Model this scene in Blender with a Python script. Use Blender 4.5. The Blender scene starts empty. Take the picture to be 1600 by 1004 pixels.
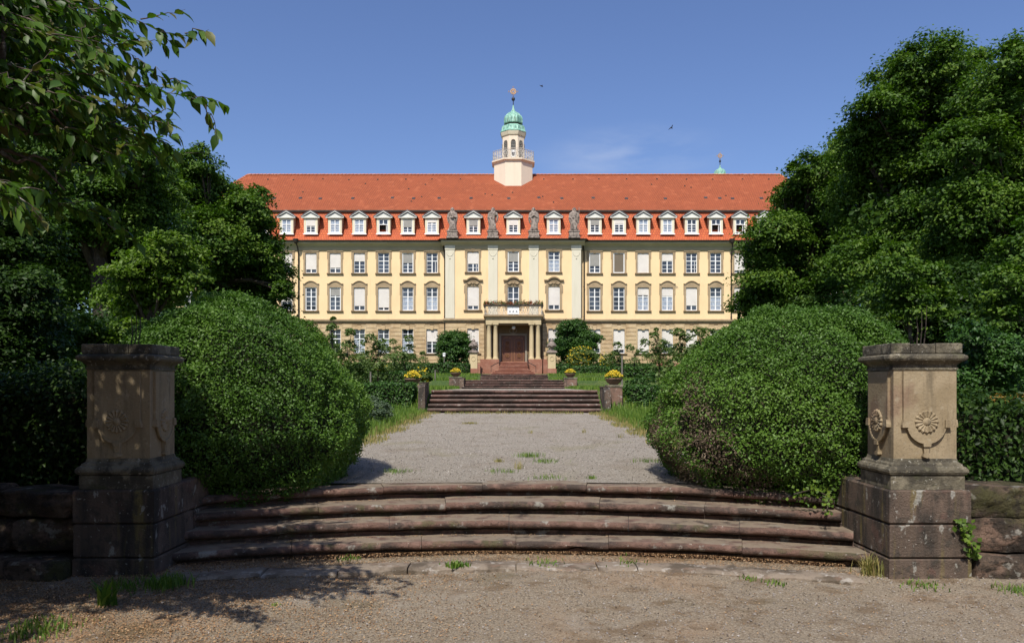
import bpy, math, random
import numpy as np
from mathutils import Vector, Matrix

S = bpy.context.scene
COL = S.collection
R = math.radians
# ------------------------------------------------------------------ camera, sky, sun, exposure
cam_d = bpy.data.cameras.new('camera'); cam = bpy.data.objects.new('camera', cam_d); COL.objects.link(cam)
cam.location = (0, 0, 1.65); cam.rotation_euler = (R(90), 0, 0)
cam_d.sensor_width = 36; cam_d.lens = 28.125
cam_d.shift_x = -3/1600; cam_d.shift_y = 102/1600
cam_d.clip_start = .05; cam_d.clip_end = 4000
S.camera = cam
SUN_AZ, SUN_EL = 14, 51          # degrees to the left of straight behind the camera, above the horizon
sun_dir = Vector((-math.sin(R(SUN_AZ))*math.cos(R(SUN_EL)), -math.cos(R(SUN_AZ))*math.cos(R(SUN_EL)), math.sin(R(SUN_EL))))
w = bpy.data.worlds.new('World'); S.world = w; w.use_nodes = True
wt = w.node_tree; bg = wt.nodes['Background']
sky = wt.nodes.new('ShaderNodeTexSky'); sky.sky_type = 'NISHITA'; sky.sun_disc = False
sky.sun_elevation = R(SUN_EL); sky.sun_rotation = R(180 + SUN_AZ)
sky.altitude = 300; sky.air_density = 1.0; sky.dust_density = 1.7; sky.ozone_density = 3.2
tc = wt.nodes.new('ShaderNodeTexCoord')
mp = wt.nodes.new('ShaderNodeMapping'); mp.inputs['Scale'].default_value = (7, 7, 26); mp.inputs['Rotation'].default_value = (0, R(13), 0)
nz = wt.nodes.new('ShaderNodeTexNoise'); nz.inputs['Scale'].default_value = 1.0; nz.inputs['Detail'].default_value = 7; nz.inputs['Roughness'].default_value = .55
wt.links.new(tc.outputs['Generated'], mp.inputs['Vector']); wt.links.new(mp.outputs[0], nz.inputs['Vector'])
mr = wt.nodes.new('ShaderNodeMapRange'); mr.inputs[1].default_value = .38; mr.inputs[2].default_value = .75
wt.links.new(nz.outputs['Fac'], mr.inputs[0])
# one thin cirrus wisp low in the north-east
sb = wt.nodes.new('ShaderNodeVectorMath'); sb.operation = 'SUBTRACT'; sb.inputs[1].default_value = (.135, .955, .275)
wt.links.new(tc.outputs['Generated'], sb.inputs[0])
m2 = wt.nodes.new('ShaderNodeMapping'); m2.inputs['Rotation'].default_value = (0, R(14), 0); m2.inputs['Scale'].default_value = (8, 3, 26)
wt.links.new(sb.outputs[0], m2.inputs['Vector'])
ln = wt.nodes.new('ShaderNodeVectorMath'); ln.operation = 'LENGTH'; wt.links.new(m2.outputs[0], ln.inputs[0])
m3 = wt.nodes.new('ShaderNodeMapRange'); m3.inputs[1].default_value = 1.1; m3.inputs[2].default_value = 0; m3.inputs[3].default_value = 0; m3.inputs[4].default_value = 1
m3.interpolation_type = 'SMOOTHSTEP'
wt.links.new(ln.outputs['Value'], m3.inputs[0])
mu = wt.nodes.new('ShaderNodeMath'); mu.operation = 'MULTIPLY'; wt.links.new(mr.outputs[0], mu.inputs[0]); wt.links.new(m3.outputs[0], mu.inputs[1])
mu2 = wt.nodes.new('ShaderNodeMath'); mu2.operation = 'MULTIPLY'; wt.links.new(mu.outputs[0], mu2.inputs[0]); mu2.inputs[1].default_value = .75
hs = wt.nodes.new('ShaderNodeHueSaturation'); hs.inputs['Saturation'].default_value = 1.03; hs.inputs['Hue'].default_value = .508
wt.links.new(sky.outputs[0], hs.inputs['Color'])
mx = wt.nodes.new('ShaderNodeMix'); mx.data_type = 'RGBA'; mx.inputs[7].default_value = (4.2, 4.9, 6.6, 1)
tn = wt.nodes.new('ShaderNodeMix'); tn.data_type = 'RGBA'; tn.blend_type = 'MULTIPLY'; tn.inputs[0].default_value = 1; tn.inputs[7].default_value = (.99, 1.055, 1.18, 1); wt.links.new(hs.outputs[0], tn.inputs[6])
wt.links.new(mu2.outputs[0], mx.inputs[0]); wt.links.new(tn.outputs[2], mx.inputs[6]); wt.links.new(mx.outputs[2], bg.inputs[0])
bg.inputs[1].default_value = .108
sd = bpy.data.lights.new('sun', 'SUN'); sd.energy = 4.9; sd.angle = R(.53); sd.color = (1, .945, .86)
so = bpy.data.objects.new('sun', sd); COL.objects.link(so); so.location = (-20, -40, 60)
so.rotation_euler = (-sun_dir).to_track_quat('-Z', 'Y').to_euler()
S.view_settings.view_transform = 'Standard'; S.view_settings.look = 'None'
S.view_settings.exposure = .18; S.view_settings.gamma = 1; S.view_settings.use_curve_mapping = False
S.cycles.max_bounces = 7; S.cycles.diffuse_bounces = 3; S.cycles.transmission_bounces = 4

# ------------------------------------------------------------------ helpers
rnd = random.Random(7)
nrng = np.random.default_rng(11)
def P(px, py, d): return Vector(((px-803)*d/1250, d, 1.65+(604-py)*d/1250))

def tag(o, label=None, cat=None, group=None, kind=None):
    if label: o['label'] = label
    if cat: o['category'] = cat
    if group: o['group'] = group
    if kind: o['kind'] = kind
    return o
def empty(name, loc, label=None, cat=None, group=None):
    o = bpy.data.objects.new(name, None); o.location = loc; o.empty_display_size = .2; COL.objects.link(o)
    return tag(o, label, cat, group)
def W(o):
    v = Vector((0, 0, 0))
    while o is not None: v = v+Vector(o.location); o = o.parent
    return v
def link(name, me, parent=None, loc=(0, 0, 0)):
    o = bpy.data.objects.new(name, me); COL.objects.link(o); o.parent = parent; o.location = loc
    return o
def copy_tree(o, parent=None, loc=None):
    c = o.copy(); COL.objects.link(c); c.parent = parent
    if loc is not None: c.location = loc
    for ch in o.children: copy_tree(ch, c)
    return c

class MB:
    def __init__(s): s.v = []; s.f = []
    def add(s, vs, fs):
        n = len(s.v); s.v += [tuple(v) for v in vs]; s.f += [tuple(n+i for i in f) for f in fs]; return s
    def box(s, x0, x1, y0, y1, z0, z1, c=0):
        if c:   # chamfered along all edges
            xs = (x0, x1); ys = (y0, y1); zs = (z0, z1); vs = []; 
            pts = []
            for zi, z in enumerate((z0, z0+c, z1-c, z1)):
                k = c if zi in (0, 3) else 0
                pts += [(x0+k+c*0, y0+k, z), (x1-k, y0+k, z), (x1-k, y1-k, z), (x0+k, y1-k, z)]
            fs = [(3, 2, 1, 0), (12, 13, 14, 15)]
            for L in range(3):
                a = L*4
                for i in range(4): fs.append((a+i, a+(i+1) % 4, a+4+(i+1) % 4, a+4+i))
            return s.add(pts, fs)
        return s.add([(x0, y0, z0), (x1, y0, z0), (x1, y1, z0), (x0, y1, z0), (x0, y0, z1), (x1, y0, z1), (x1, y1, z1), (x0, y1, z1)],
                     [(3, 2, 1, 0), (4, 5, 6, 7), (0, 1, 5, 4), (1, 2, 6, 5), (2, 3, 7, 6), (3, 0, 4, 7)])
    def quad(s, a, b, c, d): return s.add([a, b, c, d], [(0, 1, 2, 3)])
    def prism_x(s, poly, x0, x1):       # poly in (y,z)
        n = len(poly)
        return s.add([(x0, y, z) for y, z in poly]+[(x1, y, z) for y, z in poly],
                     [tuple(range(n))[::-1], tuple(range(n, 2*n))]+[(i, (i+1) % n, n+(i+1) % n, n+i) for i in range(n)])
    def prism_y(s, poly, y0, y1):       # poly in (x,z)
        n = len(poly)
        return s.add([(x, y0, z) for x, z in poly]+[(x, y1, z) for x, z in poly],
                     [tuple(range(n)), tuple(range(n, 2*n))[::-1]]+[(i, n+i, n+(i+1) % n, (i+1) % n) for i in range(n)])
    def strip_y(s, top, bot, y0, y1):   # ribbon between two (x,z) polylines, thick from y0 to y1
        n = len(top)
        for i in range(n-1):
            a, b, c, d = bot[i], bot[i+1], top[i+1], top[i]
            s.prism_y([a, b, c, d], y0, y1)
        return s
    def lathe(s, prof, cx, cy, n=16, rot=0, sx=1, sy=1, cap=True):   # prof: (r,z) bottom to top
        base = len(s.v); m = len(prof)
        for r, z in prof:
            for k in range(n):
                a = rot+2*math.pi*k/n; s.v.append((cx+r*math.cos(a)*sx, cy+r*math.sin(a)*sy, z))
        for j in range(m-1):
            for k in range(n):
                a = base+j*n; s.f.append((a+k, a+(k+1) % n, a+n+(k+1) % n, a+n+k))
        if cap:
            s.f.append(tuple(base+k for k in range(n))[::-1]); s.f.append(tuple(base+(m-1)*n+k for k in range(n)))
        return s
    def tube(s, pts, rs, n=6):
        pts = [Vector(p) for p in pts]
        if not hasattr(rs, '__len__'): rs = [rs]*len(pts)
        base = len(s.v); u = None
        for i, p in enumerate(pts):
            t = (pts[min(i+1, len(pts)-1)]-pts[max(i-1, 0)])
            if t.length < 1e-9: t = Vector((0, 0, 1))
            t.normalize()
            if u is None or abs(u.dot(t)) > .98:
                u = t.cross(Vector((0, 0, 1)) if abs(t.z) < .9 else Vector((1, 0, 0)))
            u = (u-t*u.dot(t)).normalized(); v = t.cross(u)
            for k in range(n):
                a = 2*math.pi*k/n; s.v.append(tuple(p+(u*math.cos(a)+v*math.sin(a))*rs[i]))
        for j in range(len(pts)-1):
            for k in range(n):
                a = base+j*n; s.f.append((a+k, a+(k+1) % n, a+n+(k+1) % n, a+n+k))
        s.f.append(tuple(base+k for k in range(n))[::-1]); e = base+(len(pts)-1)*n
        s.f.append(tuple(e+k for k in range(n)))
        return s
    def mesh(s, name, mat=None, smooth=False, off=(0, 0, 0)):
        me = bpy.data.meshes.new(name)
        ox, oy, oz = off
        me.from_pydata([(x-ox, y-oy, z-oz) for x, y, z in s.v], [], s.f)
        if mat:
            for m in (mat if isinstance(mat, (list, tuple)) else [mat]): me.materials.append(m)
        if smooth:
            me.shade_smooth()
            if smooth != True: me.set_sharp_from_angle(angle=R(smooth))
        me.update(); return me
    def build(s, name, mat, parent=None, smooth=False, at=None):     # verts are world coordinates
        pw = W(parent) if parent else Vector((0, 0, 0))
        at = Vector(at) if at is not None else (pw if parent else Vector((0, 0, 0)))
        return link(name, s.mesh(name, mat, smooth, at), parent, at-pw)

# ------------------------------------------------------------------ materials
def rgb(c): return (c[0], c[1], c[2], 1)
def mat(name, base, layers=(), rough=.85, bump=(), coord='pos', spec=.3, brick=None, metal=0, dust=None):
    m = bpy.data.materials.new(name); m.use_nodes = True; t = m.node_tree; L = t.links.new
    b = t.nodes['Principled BSDF']; b.inputs['Roughness'].default_value = rough
    b.inputs['Specular IOR Level'].default_value = spec; b.inputs['Metallic'].default_value = metal
    if coord == 'pos': src = t.nodes.new('ShaderNodeNewGeometry').outputs['Position']
    else: src = t.nodes.new('ShaderNodeTexCoord').outputs['Object']
    col = t.nodes.new('ShaderNodeRGB'); col.outputs[0].default_value = rgb(base); col = col.outputs[0]
    def noise(scale, detail=4, stretch=(1, 1, 1), rough=.6, kind='noise', offs=0):
        mp = t.nodes.new('ShaderNodeMapping'); mp.inputs['Scale'].default_value = stretch; mp.inputs['Location'].default_value = (offs, offs*.7, offs*.3)
        L(src, mp.inputs['Vector'])
        if kind == 'noise':
            n = t.nodes.new('ShaderNodeTexNoise'); n.inputs['Scale'].default_value = scale; n.inputs['Detail'].default_value = detail; n.inputs['Roughness'].default_value = rough
            o = n.outputs['Fac']
        else:
            n = t.nodes.new('ShaderNodeTexVoronoi'); n.inputs['Scale'].default_value = scale; o = n.outputs['Color' if kind == 'cell' else 'Distance']
        L(mp.outputs[0], n.inputs['Vector']); return o
    if brick:
        bw, bh, c1, c2, cm, ms = brick
        sx = t.nodes.new('ShaderNodeSeparateXYZ'); L(src, sx.inputs[0]); cx = t.nodes.new('ShaderNodeCombineXYZ')
        L(sx.outputs[0], cx.inputs[0]); L(sx.outputs[2], cx.inputs[1])
        bt = t.nodes.new('ShaderNodeTexBrick'); L(cx.outputs[0], bt.inputs['Vector'])
        bt.inputs['Scale'].default_value = 1; bt.inputs['Brick Width'].default_value = bw; bt.inputs['Row Height'].default_value = bh
        bt.inputs['Mortar Size'].default_value = ms; bt.inputs['Mortar Smooth'].default_value = .3
        bt.inputs['Color1'].default_value = rgb(c1); bt.inputs['Color2'].default_value = rgb(c2); bt.inputs['Mortar'].default_value = rgb(cm)
        bt.inputs['Bias'].default_value = -.2
        col = bt.outputs['Color']
    for k, ly in enumerate(layers):
        c, scale, lo, hi = ly[:4]; st = ly[4] if len(ly) > 4 else (1, 1, 1); op = ly[5] if len(ly) > 5 else 1; kind = ly[6] if len(ly) > 6 else 'noise'
        f = noise(scale, 5, st, .6, kind, k*3.7+1)
        r = t.nodes.new('ShaderNodeMapRange'); r.inputs[1].default_value = lo; r.inputs[2].default_value = hi; r.inputs[4].default_value = op
        L(f, r.inputs[0])
        x = t.nodes.new('ShaderNodeMix'); x.data_type = 'RGBA'; L(r.outputs[0], x.inputs[0]); L(col, x.inputs[6]); x.inputs[7].default_value = rgb(c)
        col = x.outputs[2]
    if dust:      # settled dust and grit on the level faces
        ge = t.nodes.new('ShaderNodeNewGeometry'); sp = t.nodes.new('ShaderNodeSeparateXYZ'); L(ge.outputs['True Normal'], sp.inputs[0])
        r = t.nodes.new('ShaderNodeMapRange'); r.inputs[1].default_value = .90; r.inputs[2].default_value = .99; r.inputs[4].default_value = dust[1]; L(sp.outputs[2], r.inputs[0])
        f = noise(5, 5, (1, 1, 1), .6, 'noise', 31); r2 = t.nodes.new('ShaderNodeMapRange'); r2.inputs[1].default_value = .36; r2.inputs[2].default_value = .52; L(f, r2.inputs[0])
        mm = t.nodes.new('ShaderNodeMath'); mm.operation = 'MULTIPLY'; L(r.outputs[0], mm.inputs[0]); L(r2.outputs[0], mm.inputs[1])
        x = t.nodes.new('ShaderNodeMix'); x.data_type = 'RGBA'; L(mm.outputs[0], x.inputs[0]); L(col, x.inputs[6]); x.inputs[7].default_value = rgb(dust[0]); col = x.outputs[2]
    L(col, b.inputs['Base Color'])
    nrm = None
    for k, bp in enumerate(bump):
        scale, strength, dist = bp[:3]; kind = bp[3] if len(bp) > 3 else 'noise'; st = bp[4] if len(bp) > 4 else (1, 1, 1)
        n = t.nodes.new('ShaderNodeBump'); n.inputs['Strength'].default_value = strength; n.inputs['Distance'].default_value = dist
        L(noise(scale, 5, st, .65, kind, k*5.1), n.inputs['Height'])
        if nrm is not None: L(nrm, n.inputs['Normal'])
        nrm = n.outputs[0]
    if nrm is not None: L(nrm, b.inputs['Normal'])
    return m

def leafmat(name, cols, rough=.5, trans=.3, spec=.35):
    m = bpy.data.materials.new(name); m.use_nodes = True; t = m.node_tree; L = t.links.new
    b = t.nodes['Principled BSDF']; b.inputs['Roughness'].default_value = rough; b.inputs['Specular IOR Level'].default_value = spec
    a = t.nodes.new('ShaderNodeAttribute'); a.attribute_name = 'rnd'
    r = t.nodes.new('ShaderNodeValToRGB'); L(a.outputs['Fac'], r.inputs[0]); el = r.color_ramp.elements
    el[0].position = 0; el[0].color = rgb(cols[0]); el[1].position = 1; el[1].color = rgb(cols[-1])
    for i in range(1, len(cols)-1):
        e = el.new(i/(len(cols)-1)); e.color = rgb(cols[i])
    L(r.outputs[0], b.inputs['Base Color'])
    tr = t.nodes.new('ShaderNodeBsdfTranslucent'); mm = t.nodes.new('ShaderNodeMix'); mm.data_type = 'RGBA'; mm.blend_type = 'MULTIPLY'; mm.inputs[0].default_value = 1
    L(r.outputs[0], mm.inputs[6]); mm.inputs[7].default_value = (1.5, 1.9, .55, 1); L(mm.outputs[2], tr.inputs[0])
    x = t.nodes.new('ShaderNodeMixShader'); x.inputs[0].default_value = trans
    L(b.outputs[0], x.inputs[1]); L(tr.outputs[0], x.inputs[2]); L(x.outputs[0], t.nodes['Material Output'].inputs[0])
    return m

# ------------------------------------------------------------------ foliage
def unit(a): return a/np.maximum(np.linalg.norm(a, axis=1, keepdims=True), 1e-9)
def leaves_mesh(name, C, N, size, m, aspect=.6, fold=.12, rv=None, dirs=None):
    """rhombic leaves, each folded a little along its midrib; C centres, N normals"""
    n = len(C); size = np.broadcast_to(size, (n,))[:, None]
    N = unit(N); A = nrng.normal(size=(n, 3)) if dirs is None else dirs
    T = unit(A-N*np.sum(A*N, axis=1, keepdims=True)); B = np.cross(N, T)
    h = size*.5
    v = np.empty((n, 4, 3))
    v[:, 0] = C-T*h; v[:, 1] = C+B*h*aspect+N*size*fold-T*h*.15; v[:, 2] = C+T*h*1.05; v[:, 3] = C-B*h*aspect+N*size*fold-T*h*.15
    me = bpy.data.meshes.new(name)
    me.vertices.add(n*4); me.vertices.foreach_set('co', v.reshape(-1).astype(np.float32))
    idx = (np.arange(n)[:, None]*4+np.array([0, 1, 2, 0, 2, 3])[None]).reshape(-1).astype(np.int32)
    me.loops.add(n*6); me.loops.foreach_set('vertex_index', idx)
    me.polygons.add(n*2); me.polygons.foreach_set('loop_start', (np.arange(n*2)*3).astype(np.int32))
    try: me.polygons.foreach_set('loop_total', np.full(n*2, 3, np.int32))
    except Exception: pass
    at = me.attributes.new('rnd', 'FLOAT', 'POINT')
    if rv is None: rv = nrng.random(n)
    at.data.foreach_set('value', np.repeat(np.clip(rv, 0, 1), 4).astype(np.float32))
    me.materials.append(m); me.update(calc_edges=True)
    return me
UP = np.array([0, 0, 1.])
def crown_pts(blobs, leaf, cover=1.6, clump=.55, back=.35, droop=.5, core=.12):
    Cs, Ns, Ss, Rv = [], [], [], []
    if core > .1 and len(blobs) > 4:      # inner lobes between the outer ones and the heart of the crown
        cc0 = np.mean([b[0] for b in blobs], 0)
        for (c, r) in blobs:
            c = np.array(c); m_ = c*.5+cc0*.5+np.array([0, r*.4, -r*.2]); n = int(1.1*4*r*r/(leaf*leaf))
            dd = unit(nrng.normal(size=(n, 3)))*(r*.95*nrng.random((n, 1))**.4)
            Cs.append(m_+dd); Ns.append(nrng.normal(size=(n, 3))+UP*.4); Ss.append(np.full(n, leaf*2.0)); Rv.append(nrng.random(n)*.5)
    for (c, r) in blobs:
        c = np.array(c); area = 4*math.pi*r*r
        cr = min(clump, r*.45)
        nc = max(6, int(area/(cr*cr*1.7)))
        d = unit(nrng.normal(size=(nc, 3))); keep = (d[:, 1] < .35) | (nrng.random(nc) < back); d = d[keep]; nc = len(d)
        d[:, 2] = np.where(d[:, 2] < -.55, -d[:, 2]*.6, d[:, 2]); d = unit(d)
        rad = r*(.78+.27*nrng.random((nc, 1)))
        cc = c+d*rad*np.array([1, 1, .92])
        nl = max(8, int(1.35*cover*area*.7/(leaf*leaf*.32)/max(nc, 1)))
        crr = cr*(.6+.7*nrng.random((nc, 1)))
        k = np.repeat(np.arange(nc), nl)
        g = nrng.normal(size=(len(k), 3))*.5; g[:, 2] *= .5
        p = cc[k]+g*crr[k]
        p[:, 2] -= droop*.25*np.sum(g[:, :2]**2, axis=1)*crr[k][:, 0]
        nrm = d[k]*.55+UP*.75+nrng.normal(size=(len(k), 3))*.5
        tone = nrng.random(nc)[k]*.5+nrng.random(len(k))*.5
        Cs.append(p); Ns.append(nrm); Ss.append(leaf*(.7+.6*nrng.random(len(k)))); Rv.append(tone)
        ncore = int(core*area/(leaf*leaf))  # oversized dark-toned inner leaves, added to block light through the crown
        if ncore:
            dd = unit(nrng.normal(size=(ncore, 3)))*(r*.75*nrng.random((ncore, 1))**.5)
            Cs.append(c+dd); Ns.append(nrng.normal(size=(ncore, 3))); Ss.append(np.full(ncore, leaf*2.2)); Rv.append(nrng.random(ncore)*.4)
    return np.concatenate(Cs), np.concatenate(Ns), np.concatenate(Ss), np.concatenate(Rv)
def tree(name, label, cat, base, blobs, leaf, m, bark, cover=1.6, clump=.55, trunk_r=.25, group=None, core=.12, limbs=True, fork=.45, back=.35):
    base = Vector(base); root = empty(name, base, label, cat, group)
    full = list(blobs)
    if len(blobs) >= 8 and core > .1:      # lobes bridging neighbouring ones, so that the crown closes
        for i, (c, r) in enumerate(blobs):
            near = sorted(range(len(blobs)), key=lambda j: (Vector(blobs[j][0])-Vector(c)).length)[1:3]
            for j in near:
                c2, r2 = blobs[j]; f = rnd.uniform(.35, .65); v = Vector(c).lerp(Vector(c2), f)+Vector((0, r*.12, -r*.06)); full.append((tuple(v), (r+r2)/2*rnd.uniform(.5, .72)))
    C, N, Sz, Rv = crown_pts(full, leaf, cover, clump, core=core, back=back)
    me = leaves_mesh('crown', C-np.array(base), N, Sz, m, rv=Rv)
    cr = link('crown', me, root)
    cs = [Vector(c) for c, r in blobs]; mid = sum(cs, Vector())/len(cs); top = max(c.z for c in cs)
    mb = MB(); th = max(.3, (mid.z-base.z)*fork)
    p0 = base-Vector((0, 0, .15)); p1 = base+Vector(((mid.x-base.x)*.3, (mid.y-base.y)*.3, th)); p2 = Vector((mid.x, mid.y, mid.z+(top-mid.z)*.6))
    mb.tube([p0, base+(p1-base)*.15, base+(p1-base)*.6, p1, (p1+p2)/2+Vector((rnd.uniform(-.1, .1), 0, 0))*trunk_r*4, p2], [trunk_r*1.5, trunk_r*1.1, trunk_r, trunk_r*.9, trunk_r*.55, trunk_r*.15], 9)
    mb.build('trunk', bark, root, smooth=True)
    if limbs:
        lb = MB()
        br = [r for c, r in blobs]
        for k_, c in enumerate(cs):
            f = rnd.uniform(.0, .6); s0 = p1+(p2-p1)*f*.8
            q = s0+(c-s0)*.5+Vector((0, 0, .08*(c-s0).length))
            lb.tube([s0, q, c], [trunk_r*.42*(1-f*.5), trunk_r*.24, trunk_r*.08], 6)
            for j in range(3):
                e = c+Vector((rnd.uniform(-1, 1), rnd.uniform(-1, .4), rnd.uniform(-.4, .5)))*min(br[k_]*.6, (c-s0).length*.35)
                lb.tube([q, (q+e)/2+Vector((0, 0, .05)), e], [trunk_r*.18, trunk_r*.1, trunk_r*.03], 5)
        lb.build('limb', bark, root, smooth=True)['kind'] = 'stuff'
    return root
def pb(lst, d, jit=0.0):   # crown lobes given in photo pixels at a distance
    out = []
    for i, (x, y, r) in enumerate(lst):
        dd = d+((i*37) % 11/10-.5)*2*jit
        p = P(x, y, dd); out.append(((p.x, p.y, p.z), r*dd/1250))
    return out
# ------------------------------------------------------------------ material library
M = {}
M['gravel'] = mat('gravel', (.29, .230, .158), [((.50, .43, .34), 75, .54, .62, (1, 1, 1), .85), ((.10, .075, .050), 60, .54, .63, (1, 1, 1), .85), ((.38, .22, .11), .55, .5, .66, (1, 1, 1), .45), ((.16, .10, .05), 3.5, .52, .62, (1, 1, 1), .6), ((.40, .35, .28), 1.1, .55, .65, (1, 1, 1), .5), ((.13, .10, .045), 1.3, .57, .68, (1, 1, 1), .5)], .95, [(70, 1, .02), (200, .8, .008), (3, .6, .06)])
M['path'] = mat('path_gravel', (.31, .27, .215), [((.58, .53, .46), 55, .54, .62, (1, 1, 1), .9), ((.09, .075, .06), 48, .54, .63, (1, 1, 1), .9), ((.50, .45, .38), 17, .56, .64, (1, 1, 1), .45), ((.14, .115, .09), 21, .56, .64, (1, 1, 1), .45), ((.19, .14, .09), 1.7, .52, .66, (1, .8, 1), .35), ((.22, .20, .08), .7, .58, .70, (1, .6, 1), .45)], .95, [(60, 1, .025), (20, .5, .03), (160, .7, .01)])
M['soil'] = mat('soil', (.07, .055, .035), [((.06, .09, .025), 1.2, .4, .6), ((.12, .09, .055), 9, .5, .8)], .95, [(20, .8, .04)])
M['turf'] = mat('turf', (.065, .115, .022), [((.13, .16, .04), .8, .45, .65), ((.03, .06, .013), 14, .48, .6), ((.16, .15, .05), 2.2, .60, .7, (1, 1, 1), .6)], .95, [(30, .8, .06)])
M['step'] = mat('step_stone', (.140, .082, .062), [((.060, .044, .036), 2.1, .44, .58, (1, 1, 3)), ((.22, .135, .105), 7, .52, .66, (1, 1, 1), .7), ((.08, .08, .035), 3.3, .56, .66, (1, 1, 1), .7), ((.36, .33, .28), 22, .645, .69, (1, 1, 1), .7), ((.30, .29, .25), 6, .60, .66, (1, 1, 1), .7), ((.04, .03, .026), 40, .56, .66, (1, 1, 1), .6)], .92, [(22, .8, .03), (100, .8, .008)], dust=((.24, .19, .135), .85))
M['stepfar'] = mat('step_stone_far', (.125, .074, .060), [((.06, .042, .035), 1.4, .44, .58, (1, 1, 3)), ((.20, .12, .10), 5, .52, .66, (1, 1, 1), .6), ((.36, .33, .28), 9, .62, .66, (1, 1, 1), .6)], .9, [(25, .55, .02)], dust=((.25, .20, .15), .8))
M['redsand'] = mat('red_sandstone', (.27, .115, .075), [((.36, .19, .135), 1.5, .45, .7), ((.17, .075, .055), 4, .5, .75, (1, 1, 2), .7)], .85, [(30, .4, .01)])
M['oldred'] = mat('weathered_red_block', (.19, .115, .085), [((.09, .065, .05), 2.4, .46, .6), ((.27, .18, .135), 6, .54, .66, (1, 1, 1), .7), ((.36, .33, .29), 10, .62, .66, (1, 1, 1), .8)], .9, [(25, .6, .02)])
M['kerb'] = mat('kerb_stone', (.25, .20, .15), [((.11, .085, .06), 3, .48, .6), ((.40, .36, .31), 9, .56, .64, (1, 1, 1), .8), ((.2, .13, .09), 5, .55, .66, (1, 1, 1), .7)], .9, [(30, .8, .03), (100, .6, .01)])
M['shaft'] = mat('pillar_sandstone', (.245, .188, .112), [((.31, .245, .155), 2.2, .47, .62), ((.165, .095, .065), 2.3, .58, .68, (1, 1, .7), .6), ((.115, .092, .06), 4, .52, .68, (3, 3, .35), .65), ((.09, .07, .045), 55, .57, .68, (1, 1, 1), .45), ((.36, .31, .22), 14, .6, .68, (1, 1, 1), .4)], .9, [(40, .5, .012), (9, .3, .01), (150, .4, .004)])
M['block'] = mat('pillar_base_stone', (.105, .076, .057), [((.165, .115, .085), 1.7, .47, .6), ((.040, .033, .027), 1.9, .46, .60, (2.0, 2.0, .5)), ((.17, .135, .05), 2.1, .57, .66, (3, 3, .35), .75), ((.045, .04, .032), 9, .54, .64, (1, 1, 1), .7), ((.38, .36, .31), 34, .655, .69, (1, 1, 1), .7), ((.34, .33, .29), 11, .62, .66, (1, 1, .6), .7), ((.16, .085, .065), 3.1, .58, .66, (1, 1, 1), .5)], .92, [(14, .6, .03), (60, .9, .015), (160, .6, .005)])
M['coping'] = mat('pillar_mossy_stone', (.15, .13, .09), [((.065, .057, .042), 3.2, .44, .58), ((.27, .235, .165), 7, .52, .64, (1, 1, 1), .8), ((.40, .38, .32), 30, .62, .66, (1, 1, 1), .7), ((.085, .09, .035), 4, .57, .68, (1, 1, 1), .7)], .92, [(28, .9, .03), (110, .8, .01)])
M['rubble'] = mat('rubble_stone', (.15, .105, .075), [((.05, .037, .027), 2.6, .44, .56), ((.22, .14, .10), 5, .52, .64, (1, 1, 1), .8), ((.36, .34, .29), 7, .58, .64, (1, 1, 1), .7), ((.065, .062, .022), 2.2, .52, .60, (1, 1, 1), .85), ((.03, .025, .02), 14, .55, .63, (1, 1, 1), .7)], .95, [(7, 1, .10), (30, 1, .04), (120, .8, .01)])
M['plaster'] = mat('yellow_plaster', (.79, .585, .335), [((.74, .54, .30), .35, .4, .7), ((.82, .63, .36), 1.5, .5, .8, (1, 1, .4), .5), ((.50, .37, .21), 1.6, .60, .78, (2.5, 1, .18), .45), ((.62, .46, .26), .5, .56, .7, (1, 1, .6), .35)], .9, [(12, .15, .01)])
M['pilaster'] = mat('pale_pilaster_plaster', (.62, .575, .45), [((.54, .50, .38), 1.2, .45, .7, (2, 1, .3), .7)], .9, [(12, .15, .01)])
M['trim'] = mat('window_surround_stone', (.35, .26, .155), [((.26, .19, .115), 1.6, .45, .7), ((.43, .34, .22), 3, .55, .75, (1, 1, 1), .6)], .88, [(20, .3, .01)])
M['sill'] = mat('sill_stone', (.24, .17, .10), [((.15, .11, .07), 2, .45, .7)], .9, [(20, .3, .01)])
M['ashlar'] = mat('ashlar_sandstone', (.50, .375, .215), [((.40, .275, .15), .8, .42, .62), ((.56, .44, .28), 1.7, .5, .7, (1, 1, 2), .8), ((.33, .23, .13), 2.8, .6, .75, (1, 1, 1), .6), ((.60, .52, .38), 6, .64, .7, (1, 1, 1), .5)], .9, [(18, .4, .015)])
M['joint'] = mat('joint_mortar', (.17, .12, .065), [((.12, .09, .05), 3, .4, .7)], .95)
M['frieze'] = mat('cornice_plaster', (.38, .32, .20), [((.32, .27, .17), .8, .45, .7, (1, 1, 3), .8)], .9)
M['cornice'] = mat('cornice_stone', (.46, .42, .30), [((.38, .34, .24), .8, .45, .7, (1, 1, 3), .8)], .9)
M['column'] = mat('column_sandstone', (.52, .42, .25), [((.44, .35, .20), 1.2, .42, .65, (2, 2, .4), .8)], .85, [(30, .25, .006)])
M['gutter'] = mat('dark_copper', (.045, .037, .03), [((.08, .06, .045), 3, .5, .7)], .55, metal=.4)
M['roof'] = mat('roof_tile', (.34, .085, .03), [((.285, .072, .029), .45, .45, .60, (1, 1, 1), .4), ((.41, .125, .055), 1.3, .54, .68, (1, 1, 1), .4), ((.20, .055, .028), 3.2, .60, .70, (1, 1, 2), .55), ((.52, .33, .23), 5.5, .71, .735, (1, 1, 1), .7), ((.14, .06, .04), 7, .67, .70, (1, 1, 1), .6)], .85, [(9, .3, .03, 'noise', (1, 1, 3))], brick=(.19, .155, (.365, .091, .031), (.295, .072, .027), (.14, .038, .019), .03))
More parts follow.
